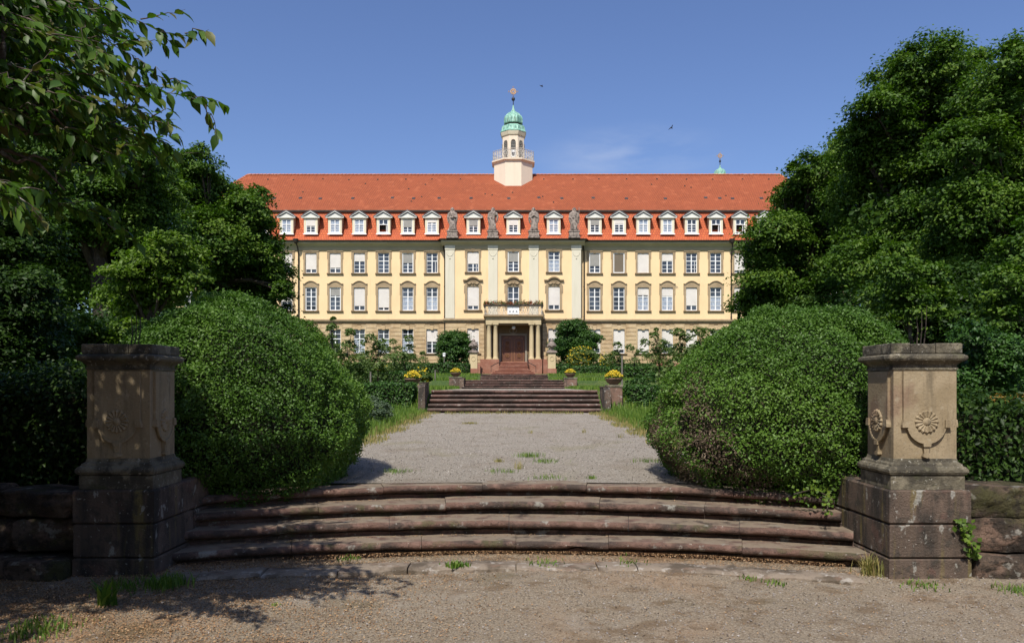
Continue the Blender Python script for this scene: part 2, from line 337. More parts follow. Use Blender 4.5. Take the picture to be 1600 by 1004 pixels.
M['mansard'] = mat('mansard_tile', (.45, .11, .045), [((.38, .09, .04), .8, .45, .65, (1, 1, 1), .6), ((.60, .30, .2), 2.2, .68, .73, (1, 1, 1), .75), ((.20, .09, .06), 1.3, .66, .71, (1, 1, 3), .7)], .8, [(9, .3, .03)], brick=(.24, .26, (.52, .13, .045), (.40, .085, .035), (.17, .04, .02), .022))
M['ridge'] = mat('ridge_tile', (.42, .13, .06), [((.55, .24, .14), 3, .5, .7), ((.3, .1, .05), 6, .5, .7)], .85)
M['white'] = mat('white_paint', (.78, .78, .76), [((.68, .68, .66), 2, .5, .8)], .5)
M['offwhite'] = mat('pediment_paint', (.60, .60, .54), [((.50, .50, .45), 2, .5, .8)], .6)
M['cream'] = mat('cream_render', (.66, .60, .44), [((.58, .52, .38), 2, .5, .8)], .75)
M['zinc'] = mat('zinc_sheet', (.17, .17, .18), [((.11, .11, .12), 3, .45, .7)], .45, metal=.5)
M['shutter'] = mat('roller_blind', (.66, .62, .56), [((.58, .54, .49), 1, .4, .7)], .6, [(26, .6, .02, 'noise', (0, 0, 1))])
M['screen'] = mat('grey_insect_screen', (.30, .29, .26), [((.25, .24, .22), 4, .4, .7)], .7)
M['screenbrown'] = mat('brown_blind', (.15, .12, .085), (), .7)
M['curtain'] = mat('curtain_behind_glass', (.36, .40, .46), [((.20, .24, .30), 5, .4, .65, (2, 1, .6)), ((.55, .57, .6), 4, .6, .7, (3, 1, .4), .7)], .12, spec=.6)
M['glass'] = mat('window_glass', (.022, .027, .035), [((.06, .075, .10), .9, .45, .65)], .06, spec=.8)
M['tower'] = mat('tower_render', (.72, .61, .47), [((.65, .54, .41), 1.2, .45, .7, (2, 2, .4), .6)], .85)
M['copper'] = mat('verdigris_copper', (.22, .43, .33), [((.10, .24, .19), 2.4, .44, .58, (3, 3, .4)), ((.42, .66, .54), 3, .50, .64, (3, 3, .35), .9), ((.22, .17, .07), 2.5, .58, .66, (4, 4, .3), .9)], .6)
M['iron'] = mat('dark_iron', (.05, .045, .045), (), .5, metal=.5)
M['post'] = mat('grey_post', (.16, .14, .12), (), .8)
M['greyiron'] = mat('weathered_iron', (.58, .54, .47), [((.2, .18, .16), 9, .52, .62)], .6)
M['gold'] = mat('gilded_metal', (.62, .40, .20), [((.45, .28, .14), 3, .5, .7)], .4, metal=.5)
M['statue'] = mat('weathered_statue_stone', (.27, .22, .185), [((.12, .10, .085), 5, .48, .6, (1, 1, .6)), ((.42, .36, .30), 6, .54, .64, (1, 1, 1), .8)], .92, [(16, .6, .05)])
M['door'] = mat('oak_door', (.13, .048, .022), [((.075, .028, .014), 3, .4, .65, (6, 1, .5))], .5, spec=.5)
M['doorlight'] = mat('door_carving', (.24, .12, .06), [((.15, .07, .035), 8, .4, .6)], .5)
M['stucco'] = mat('portico_render', (.26, .235, .18), [((.2, .18, .14), 1.5, .4, .7)], .85)
M['lampglass'] = mat('opal_glass', (.62, .60, .55), (), .25)
M['terracotta'] = mat('planter_stone', (.22, .135, .09), [((.14, .085, .06), 5, .45, .65), ((.32, .22, .16), 8, .55, .7, (1, 1, 1), .7)], .9, [(40, .5, .01)])
M['bark'] = mat('bark', (.075, .058, .043), [((.035, .028, .022), 5, .42, .62, (3, 3, .5)), ((.14, .13, .11), 4, .6, .72)], .95, [(14, .9, .04, 'noise', (3, 3, .6))])
M['cherrybark'] = mat('cherry_bark', (.10, .075, .06), [((.045, .033, .027), 20, .42, .62), ((.26, .245, .22), 14, .55, .66, (1, 1, 1), .8)], .8, [(40, .6, .01)])
M['box'] = leafmat('boxwood_leaf', [(.020, .046, .006), (.040, .090, .010), (.068, .140, .016), (.115, .200, .028)], .5, .2, .3)
M['boxdry'] = leafmat('dry_box_twigs', [(.06, .04, .025), (.12, .085, .055), (.19, .145, .10)], .8, .1)
M['linden'] = leafmat('linden_leaf', [(.018, .044, .005), (.042, .092, .009), (.074, .135, .013), (.130, .195, .020)], .55, .22, .25)
M['maple'] = leafmat('maple_leaf', [(.04, .07, .009), (.07, .125, .013), (.105, .17, .018), (.15, .21, .026)], .5, .3, .25)
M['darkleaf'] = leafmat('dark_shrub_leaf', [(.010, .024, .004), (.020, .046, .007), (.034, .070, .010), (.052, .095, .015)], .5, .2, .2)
M['hedge'] = leafmat('hedge_leaf', [(.015, .04, .008), (.03, .078, .012), (.05, .115, .018), (.07, .15, .025)], .5, .2)
M['fruit'] = leafmat('fruit_tree_leaf', [(.045, .075, .02), (.08, .125, .032), (.12, .17, .05), (.19, .24, .09)], .5, .3, .25)
M['cherry'] = leafmat('cherry_leaf', [(.022, .050, .007), (.034, .078, .009), (.050, .104, .012), (.068, .130, .015), (.085, .145, .02), (.11, .10, .025)], .45, .30, .25)
M['grass'] = leafmat('grass_blade', [(.045, .10, .012), (.085, .16, .018), (.13, .21, .026), (.19, .25, .045)], .6, .3)
M['drygrass'] = leafmat('dry_grass_blade', [(.10, .12, .03), (.19, .18, .05), (.30, .25, .09), (.36, .26, .12)], .7, .25)
M['yellow'] = leafmat('yellow_petal', [(.40, .26, .01), (.62, .43, .015), (.78, .60, .06)], .6, .2)
M['orange'] = leafmat('azalea_tips', [(.22, .12, .03), (.30, .17, .03), (.14, .15, .03)], .6, .25)
M['redflower'] = leafmat('red_flower', [(.05, .09, .02), (.10, .13, .03), (.45, .05, .03), (.25, .06, .03)], .6, .2)
M['lavender'] = leafmat('grey_green_foliage', [(.05, .08, .045), (.09, .13, .075), (.13, .17, .10)], .7, .2)
M['litter'] = leafmat('fallen_bud_scales', [(.13, .07, .035), (.25, .135, .065), (.34, .20, .10), (.42, .29, .17)], .8, .1)
# ------------------------------------------------------------------ the institute building
FY, RY = 80.0, 79.2                         # wing front, central projection front
B = empty('building', (0, FY, 2.8), 'long four storey yellow institute building with red tiled roof and little bell turret', 'building')
def zf(y): return 1.65+(604-y)/15.625
def wall_open(mb, x0, x1, z0, z1, y, ops, depth=.3):
    xs = sorted({x0, x1, *[o[0] for o in ops], *[o[1] for o in ops]}); zs = sorted({z0, z1, *[o[2] for o in ops], *[o[3] for o in ops]})
    for i in range(len(xs)-1):
        for j in range(len(zs)-1):
            cx, cz = (xs[i]+xs[i+1])/2, (zs[j]+zs[j+1])/2
            if any(o[0] < cx < o[1] and o[2] < cz < o[3] for o in ops): continue
            mb.quad((xs[i], y, zs[j]), (xs[i+1], y, zs[j]), (xs[i+1], y, zs[j+1]), (xs[i], y, zs[j+1]))
    for a, b, c, d in ops:
        mb.quad((a, y, c), (a, y, d), (a, y+depth, d), (a, y+depth, c)); mb.quad((b, y, d), (b, y, c), (b, y+depth, c), (b, y+depth, d))
        mb.quad((a, y, c), (a, y+depth, c), (b, y+depth, c), (b, y, c)); mb.quad((a, y, d), (b, y, d), (b, y+depth, d), (a, y+depth, d))
wingL = [-8.19-2.42*k for k in range(11)]; wingR = [8.08+2.42*k for k in range(11)]
mid = [-4.05, -.06, 3.97]
OW = .56
FL = {'top': (13.02, 15.03), 'mid': (9.27, 11.57), 'ground': (5.0, 7.41)}
ST = {  # blind fraction from the top, variant
 'top': {-8.19: (0, 'open'), 'L': [(0, 'open'), (.5, 'scr'), (0, ''), (.42, ''), (.74, ''), (.82, ''), (.9, ''), (.5, ''), (0, ''), (.3, ''), (.8, '')],
         'M': [(.6, 'ajar'), (.5, 'scr'), (0, 'cur')], 'R': [(.65, 'scr'), (1, 'brown'), (1, ''), (.4, ''), (0, 'ajar'), (0, ''), (.87, ''), (.5, ''), (0, ''), (.9, ''), (.4, '')]},
 'mid': {'L': [(0, 'cur'), (0, 'cur'), (.87, ''), (.8, ''), (.35, 'scr'), (0, 'scr'), (.6, ''), (.5, ''), (0, ''), (.7, ''), (0, '')],
         'M': [(.83, ''), (0, ''), (.8, '')], 'R': [(0, ''), (0, ''), (.33, 'cur'), (.37, 'cur'), (.78, ''), (0, 'cur'), (.9, ''), (.3, ''), (0, ''), (.8, ''), (0, '')]},
 'ground': {'L': [(.52, ''), (0, 'cur'), (0, 'cur'), (0, 'cur'), (0, ''), (0, ''), (.5, ''), (.6, ''), (0, ''), (.7, ''), (0, '')],
            'M': [(.55, ''), None, (.4, '')], 'R': [(.8, ''), (.85, ''), (.9, ''), (.6, ''), (.75, ''), (.4, ''), (.5, ''), (0, ''), (.5, ''), (.7, ''), (0, '')]}}
def window_proto(w, h, blind, var):
    """frame (the window itself) with pane and blind below it; local origin bottom centre, glass towards +y"""
    f = MB(); t = .065
    out = 'scr' == var or 'brown' == var
    f.box(-w, -w+t, .10, .17, 0, h, 0); f.box(w-t, w, .10, .17, 0, h); f.box(-w+t, w-t, .10, .17, 0, t); f.box(-w+t, w-t, .10, .17, h-t, h)
    f.box(-.05, .05, .095, .165, t, h-t)
    zt = h*.6
    f.box(-w+t, -.05, .097, .163, zt-.04, zt+.04); f.box(.05, w-t, .097, .163, zt-.04, zt+.04)
    for q in ((zt-.04)*.36, (zt-.04)*.68, zt+(h-zt)*.5):
        for s in (-1, 1):
            if var == 'open' and s == 1 and q < zt: continue
            f.box(min(s*.05, s*(w-t)), max(s*.05, s*(w-t)), .12, .16, q-.018, q+.018)
    if var in ('open', 'ajar'):          # one casement swung inward / outward
        f.box(.30, .34, .12, .40, t, zt-.05)
    if var in ('scr', 'brown'):
        f.box(-w, -w+.09, .03, .095, 0, h); f.box(w-.09, w, .03, .095, 0, h); f.box(-w+.09, w-.09, .03, .095, 0, .08); f.box(-w+.09, w-.09, .03, .095, h-.09, h)
    parts = [('window', f.mesh('window', M['white']))]
    g = MB(); hw = w-.01
    if var == 'cur':
        g.quad((-hw, .15, 0), (hw, .15, 0), (hw, .15, zt), (-hw, .15, zt)); parts.append(('curtained_pane', g.mesh('curtained_pane', M['curtain'])))
        g = MB(); g.quad((-hw, .15, zt), (hw, .15, zt), (hw, .15, h), (-hw, .15, h)); parts.append(('pane', g.mesh('pane', M['glass'])))
    else:
        g.quad((-hw, .15, 0), (hw, .15, 0), (hw, .15, h), (-hw, .15, h)); parts.append(('pane', g.mesh('pane', M['glass'])))
    if blind > 0:
        s = MB(); zb = h-blind*h; hw = w-.075; n = max(2, int((h-zb)/.11)); y = .075
        if blind >= 1: zb = .03
        dz = (h-.02-zb)/n
        for i in range(n):
            z = zb+i*dz; s.prism_x([(y, z), (y+.02, z), (y+.02, z+dz), (y+.006, z+dz), (y-.006, z+dz*.5)], -hw, hw)
        parts.append(('roller_blind', s.mesh('roller_blind', M['screenbrown'] if var == 'brown' else M['screen'] if var == 'scr' else M['shutter'])))
    return parts
def place(parts, parent, world):
    pw = W(parent); root = link(parts[0][0], parts[0][1], parent, Vector(world)-pw)
    for n, me in parts[1:]: link(n, me, root)
    return root
cache = {}
def get_window(h, blind, var):
    k = (round(h, 2), blind, var)
    if k not in cache: cache[k] = window_proto(OW, h, blind, var)
    return cache[k]
# stone surrounds -------------------------------------------------
def arch(hw, z, rise, n=12, r0=0):    # segmental arch polyline
    return [(-hw+2*hw*i/n, z+rise*(1-(2*i/n-1)**2)) for i in range(n+1)]
def surround_top():
    m = MB(); h = 2.01; b = .19
    for s in (-1, 1):
        a, c = sorted((s*OW, s*(OW+b))); m.box(a, c, -.05, .1, -.02, h+.0)
        a, c = sorted((s*(OW+b), s*(OW+b+.06))); m.box(a, c, -.035, .02, h-.62, h+.05)
    m.box(-OW-b-.02, OW+b+.02, -.05, .1, h, h+.13); m.box(-OW-b-.06, OW+b+.06, -.10, .04, h+.13, h+.20)
    m.prism_y([(-.17, h+.2), (.17, h+.2), (.11, h+.30), (-.11, h+.30)], -.12, .03); m.prism_y([(-.11, h-.07), (.11, h-.07), (.15, h), (-.15, h)], .0, .08)
    m.box(-OW-b-.01, OW+b+.01, -.05, .1, -.16, -.02)
    return m.mesh('window_surround', M['trim'])
def surround_mid():
    m = MB(); h = 2.30; b = .2
    for s in (-1, 1):
        a, c = sorted((s*OW, s*(OW+b))); m.box(a, c, -.05, .1, -.02, h+.25)
        a, c = sorted((s*(OW+b), s*(OW+b+.05))); m.box(a, c, -.035, .02, h-.75, h+.2)
    top = arch(OW+b-.16, h+.32, .27); bot = [(x, h+.0) for x, z in top]
    m.strip_y(top, bot, -.04, .1); m.box(-OW-b, -OW-b+.16, -.04, .1, h+.25, h+.31); m.box(OW+b-.16, OW+b, -.04, .1, h+.25, h+.31)
    t2 = arch(OW+b-.14, h+.40, .28); b2 = arch(OW+b-.14, h+.32, .28)
    m.strip_y(t2, b2, -.13, .05); m.box(-OW-b-.05, -OW-b+.14, -.13, .05, h+.32, h+.39); m.box(OW+b-.14, OW+b+.05, -.13, .05, h+.32, h+.39)
    return m.mesh('window_surround', M['trim'])
def surround_big():
    m = MB(); h = 2.30; b = .24
    for s in (-1, 1):
        a, c = sorted((s*OW, s*(OW+b))); m.box(a, c, -.06, .1, -.02, h+.1)
        a, c = sorted((s*(OW+b), s*(OW+b+.09))); m.box(a, c, -.05, .02, h-.65, h+.1)
    m.box(-OW-b, OW+b, -.06, .1, h+.1, h+.22)
    top = arch(OW+.12, h+.62, .22); bot = [(x, h+.22) for x, z in top]
    m.strip_y(top, bot, -.07, .1)
    # curved pediment with scroll ends
    m.strip_y(arch(OW+.02, h+.72, .26), arch(OW+.02, h+.60, .24), -.26, .05)
    for s in (-1, 1):
        a, c = sorted((s*(OW+.0), s*(OW+.42))); m.box(a, c, -.24, .05, h+.56, h+.68); 
        a, c = sorted((s*(OW+.04), s*(OW+.3))); m.box(a, c, -.12, .05, h+.46, h+.56)
    # carved shell and swags in the field
    for i in range(7):
        a = R(30+20*i); cx, cz = .0, h+.33
        m.tube([(cx+.05*math.cos(a), -.10, cz+.03*math.sin(a)), (cx+.3*math.cos(a), -.13, cz+.27*math.sin(a))], [.03, .05], 5)
    for s in (-1, 1):
        m.tube([(s*(.15+.09*j), -.11-.02*(j % 2), h+.36-.13*math.sin(j*.63)) for j in range(6)], [.06, .075, .07, .06, .055, .03], 6)
    m.lathe([(.0, h+.22), (.09, h+.25), (.10, h+.34), (.0, h+.42)], 0, -.13, 8)
    return m.mesh('carved_window_hood', M['trim'])
def sillmesh(over=.26):
    m = MB(); m.prism_x([(-.18, -.02), (.1, -.01), (.1, -.17), (-.08, -.17), (-.18, -.11)], -OW-over, OW+over); return m.mesh('window_sill', M['sill'])
SUR = {'top': surround_top(), 'mid': surround_mid(), 'big': surround_big(), 'sill': sillmesh(), 'sillbig': sillmesh(.36)}
def gsur():
    m = MB(); h = 2.41
    for s in (-1, 1):
        a, c = sorted((s*OW, s*(OW+.13))); m.box(a, c, -.075, .1, 0, h)
    m.box(-OW-.13, OW+.13, -.075, .1, h, h+.36); m.prism_y([(-.13, h-.08), (.13, h-.08), (.2, h+.36), (-.2, h+.36)], -.12, .09)
    m.box(-OW-.25, -.2, -.10, .05, h+.36, h+.43); m.box(.2, OW+.25, -.10, .05, h+.36, h+.43)
    return m.mesh('window_surround', M['ashlar'])
SUR['ground'] = gsur()
ops_all = []
for side, xs, yy in (('L', wingL, FY), ('R', wingR, FY), ('M', mid, RY)):
    for i, x in enumerate(xs):
        for fl in ('top', 'mid', 'ground'):
            st = ST[fl][side][i]
            if st is None: continue
            z0, z1 = FL[fl]; h = z1-z0
            if side == 'M' and i == 1 and fl == 'mid': z0 = 8.55; h = z1-z0
            ops_all.append((side, x-OW, x+OW, z0, z0+h))
            place(get_window(h, *st), B, (x, yy, z0))
            pw = Vector((x, yy, z0))-W(B)
            if side == 'M' and fl == 'mid':
                link('carved_window_hood', SUR['big'], B, Vector((x, yy, z1-2.3))-W(B))
                if i != 1: link('window_sill', SUR['sillbig'], B, pw)
            else:
                link('window_surround', SUR[fl], B, pw); link('window_sill', SUR['sill'], B, pw)
# walls ------------------------------------------------------------
HW = 34.2
mb = MB()
for side, x0, x1, y in (('L', -HW, -6.78, FY), ('R', 6.62, HW, FY), ('M', -6.78, 6.62, RY)):
    o = [q[1:] for q in ops_all if q[0] == side and q[3] > 8]
    wall_open(mb, x0, x1, 8.2, 15.3, y, o, .28)
mb.quad((-6.78, RY, 8.2), (-6.78, RY, 15.3), (-6.78, FY, 15.3), (-6.78, FY, 8.2)); mb.quad((6.62, RY, 8.2), (6.62, FY, 8.2), (6.62, FY, 15.3), (6.62, RY, 15.3))
mb.quad((-HW, FY, 2.4), (-HW, FY, 16), (-HW, 96, 16), (-HW, 96, 2.4)); mb.quad((HW, FY, 2.4), (HW, 96, 2.4), (HW, 96, 16), (HW, FY, 16)); mb.quad((-HW, 96, 2.4), (-HW, 96, 16), (HW, 96, 16), (HW, 96, 2.4))
mb.build('upper_wall', M['plaster'], B)
mb = MB()
for side, x0, x1, y in (('L', -HW, -6.78, FY), ('R', 6.62, HW, FY), ('M', -6.78, 6.62, RY)):
    o = [q[1:] for q in ops_all if q[0] == side and q[3] < 8]
    if side == 'M': o.append((-1.28, 1.12, 3.9, 6.75))
    wall_open(mb, x0, x1, 2.4, 8.2, y, o, .28)
mb.quad((-6.78, RY, 2.4), (-6.78, RY, 8.2), (-6.78, FY, 8.2), (-6.78, FY, 2.4)); mb.quad((6.62, RY, 2.4), (6.62, FY, 2.4), (6.62, FY, 8.2), (6.62, RY, 8.2))
mb.build('ground_floor_wall', M['joint'], B)
# rusticated courses between the ground floor windows: one block per course, nearest piers as single stones
def blockmesh(w, h=.365):
    m = MB(); c = .03; m.box(-w/2, w/2, -.07, .01, 0, h)
    return m.mesh('ashlar_block', M['ashlar'])
bm = {}
def course(xa, xb, y, z, h=.365, single=True, far=None):
    k = (round(xb-xa, 2), h)
    if k not in bm: bm[k] = blockmesh(*k)
    link('ashlar_block', bm[k], B, Vector(((xa+xb)/2+rnd.uniform(-.003, .003), y+rnd.uniform(-.012, .006), z))-W(B))
farst = MB(); nb = 0
for side, xs, y, lo, hi in (('L', wingL, FY, -HW, -6.80), ('R', wingR, FY, 6.64, HW), ('M', [mid[0]], RY, -6.78, -2.95), ('M', [mid[2]], RY, 2.85, 6.62)):
    xs = sorted(xs); ed = [lo]+[v for x in xs for v in (x-OW-.14, x+OW+.14)]+[hi]
    for k in range(0, len(ed), 2):
        xa, xb = ed[k], ed[k+1]
        if xb-xa < .1: continue
        for c in range(9):
            z = 4.34+c*.4
            inn = c >= 8
            if nb < 285 and abs((xa+xb)/2) < 27 and xb-xa < 4:
                if c % 2 and xb-xa > 1.05:
                    s = xa+(xb-xa)*(.38 if k % 4 else .62); course(xa, s-.02, y, z); course(s+.02, xb, y, z); nb += 2
                else: course(xa, xb, y, z); nb += 1
            else: farst.box(xa, xb, y-.07, y+.01, z, z+.365)
    # blocks under the sills
    for x in xs: farst.box(x-OW-.12, x+OW+.12, y-.05, y+.01, 4.34, 4.80)
farst.build('ashlar_block', M['ashlar'], B)['kind'] = 'stuff'
# string course, plinth
mb = MB()
prof = lambda y: [(y+.05, 8.02), (y-.06, 8.02), (y-.08, 8.16), (y-.20, 8.20), (y-.22, 8.33), (y-.05, 8.42), (y+.05, 8.42)]
mb.prism_x(prof(FY), -HW-.1, -6.78); mb.prism_x(prof(FY), 6.62, HW+.1); mb.prism_x(prof(RY), -7.0, 6.84)
mb.build('string_course', M['trim'], B)
mb = MB()
for x0, x1, y in ((-HW, -6.78, FY), (6.62, HW, FY), (-6.9, -3.2, RY), (3.1, 6.74, RY)):
    mb.prism_x([(y+.05, 2.4), (y-.18, 2.4), (y-.18, 3.9), (y-.08, 4.0), (y+.05, 4.0)], x0, x1)
mb.build('plinth', M['redsand'], B)
mb = MB()
for x0, x1, y in ((-HW, -6.78, FY), (6.62, HW, FY), (-6.9, -3.2, RY), (3.1, 6.74, RY)): mb.box(x0, x1, y-.12, y+.02, 4.01, 4.30)
mb.build('plinth_course', M['ashlar'], B)
# cornice
def corn(mb, y, x0, x1, parts):
    for a in parts: mb.prism_x([(y-p if p is not None else y+.3, z) for p, z in a], x0, x1)
fz = [[(None, 15.22), (.06, 15.22), (.10, 15.30), (.10, 15.62), (None, 15.62)]]
cz = [[(None, 15.62), (.12, 15.62), (.22, 15.72), (.50, 15.90), (.56, 15.90), (.60, 16.02), (None, 16.02)]]
gz = [[(None, 16.03), (.62, 16.03), (.74, 16.06), (.78, 16.18), (None, 16.18)]]
for nm, pr, mm in (('frieze', fz, 'frieze'), ('cornice', cz, 'cornice'), ('gutter', gz, 'gutter')):
    mb = MB(); corn(mb, FY, -HW-.5, -6.95, pr); corn(mb, FY, 6.80, HW+.5, pr)
    e = {'frieze': .02, 'cornice': .35, 'gutter': .5}[nm]
    corn(mb, RY, -6.80-e, 6.64+e, pr)
    if nm == 'cornice': mb.box(-7.15, -6.81, RY+.3, FY-.1, 15.62, 16.02); mb.box(6.65, 6.99, RY+.3, FY-.1, 15.62, 16.02)
    mb.build(nm, M[mm], B)
# pilasters with drop capital
for x in (-6.33, -2.08, 1.96, 6.17):
    m = MB(); m.box(x-.46, x+.46, RY-.12, RY+.02, 8.43, 15.20); m.box(x-.50, x+.50, RY-.16, RY+.02, 15.20, 15.62)
    m.tube([(x+.33*math.cos(a), RY-.13, 14.95+.40*math.sin(a)) for a in [math.pi+math.pi*j/10 for j in range(11)]], .03, 5)
    m.lathe([(.0, 14.28), (.07, 14.33), (.0, 14.42)], x, RY-.14, 8)
    m.build('pilaster', M['pilaster'], B)
# downpipes
for x, y in ((-21.6, FY), (-7.0, FY-.05), (6.9, FY-.05), (21.6, FY)):
    m = MB(); yy = y-.14
    m.tube([(x, y-.75, 15.95), (x+(.12 if abs(x) > 10 else -math.copysign(.0, x)), y-.55, 15.5), (x+.1, yy, 14.9), (x+.1, yy, 3.0)], .065, 8)
    for z in (4.8, 8.6, 11.6, 14.3): m.lathe([(.09, z), (.09, z+.08)], x+.1, yy, 8)
    dp = m.build('downpipe', M['gutter'], B, smooth=40)
    h = MB(); h.lathe([(.10, 15.80), (.2, 15.95), (.27, 16.2), (.27, 16.28)], x, y-.80, 10); h.build('hopper', M['gutter'], dp)
# roof -------------------------------------------------------------
EY, EZ, BY, BZ, GY, GZ = FY-.74, 16.17, 81.25, 19.42, 88.0, 24.95
HB = HW-1.6; HG = 29.2
mb = MB()
for a, b, y, z in ((-HW-.7, HW+.7, EY, EZ),):
    n = 1
    yk, zk = FY+.25, 16.85
    mb.quad((a, y, z), (b, y, z), (b-.8, yk, zk), (a+.8, yk, zk))
    mb.quad((a+.8, yk, zk), (b-.8, yk, zk), (HB, BY, BZ), (-HB, BY, BZ))
for s in (-1, 1):
    q = [(s*(HW+.7), EY, EZ), (s*(HW+.7), 96.7, EZ), (s*HB, 94.75, BZ), (s*HB, BY, BZ)]
    if s < 0: q = q[::-1]
    mb.add(q, [(0, 1, 2, 3)])
mb.quad((HW+.7, 96.7, EZ), (-HW-.7, 96.7, EZ), (-HB, 94.75, BZ), (HB, 94.75, BZ))
mb.add([(-7.25, RY-.76, EZ+.02), (7.09, RY-.76, EZ+.02), (6.9, FY+.22, 16.86), (-7.0, FY+.22, 16.86), (-7.6, EY, EZ), (7.45, EY, EZ)], [(0, 1, 2, 3), (0, 3, 4), (1, 5, 2)])
mb.build('mansard_roof', M['mansard'], B)
mb = MB(); oy, oz = BY-.28, BZ+.10
mb.quad((-HB-.3, oy, oz), (HB+.3, oy, oz), (HG, GY, GZ), (-HG, GY, GZ))
mb.add([(-HB-.3, oy, oz), (-HG, GY, GZ), (-HB-.3, 2*GY-oy, oz)], [(0, 1, 2)]); mb.add([(HB+.3, oy, oz), (HB+.3, 2*GY-oy, oz), (HG, GY, GZ)], [(0, 1, 2)])
mb.quad((HB+.3, 2*GY-oy, oz), (-HB-.3, 2*GY-oy, oz), (-HG, GY, GZ), (HG, GY, GZ))
mb.build('upper_roof', M['roof'], B)
mb = MB(); mb.box(-HB-.3, HB+.3, oy, oy+.07, oz-.16, oz-.004); mb.build('roof_fascia', M['gutter'], B)
mb = MB(); mb.box(-HB-.28, HB+.28, oy-.03, oy+.06, oz, oz+.05); mb.build('tile_edge', M['ridge'], B)
# ridge and hip tiles
k = 0; rt = MB(); rt.lathe([(.13, 0), (.16, .38)], 0, 0, 7); me = rt.mesh('ridge_tile', M['ridge']); 
for v in me.vertices: x, y, z = v.co; v.co = (z, y, x)
ridge = MB()
n = int(2*HG/.4)
for i in range(n):
    x = -HG+i*.4
    if -2.1 < x < 2.0: continue
    o = MB(); ridge.lathe([(.12, 0)], 0, 0, 1, cap=False) if 0 else None
    r0, r1 = .12, .155; vs = []
    for xx, r in ((x, r0), (x+.38, r1)):
        for j in range(6): a = math.pi*j/5; vs.append((xx, GY+r*1.3*math.cos(a), GZ-.04+r*math.sin(a)+rnd.uniform(0, .006)))
    ridge.add(vs, [(j, j+1, j+7, j+6) for j in range(5)]+[(6, 7, 8, 9, 10, 11)])
for s in (-1, 1):
    a, b = Vector((s*(HB+.3), oy, oz)), Vector((s*HG, GY, GZ))
    for i in range(22):
        p, q = a.lerp(b, i/22), a.lerp(b, (i+.95)/22); ridge.tube([p, q], [.15, .12], 6)
ridge.build('ridge_tile', M['ridge'], B)['kind'] = 'stuff'
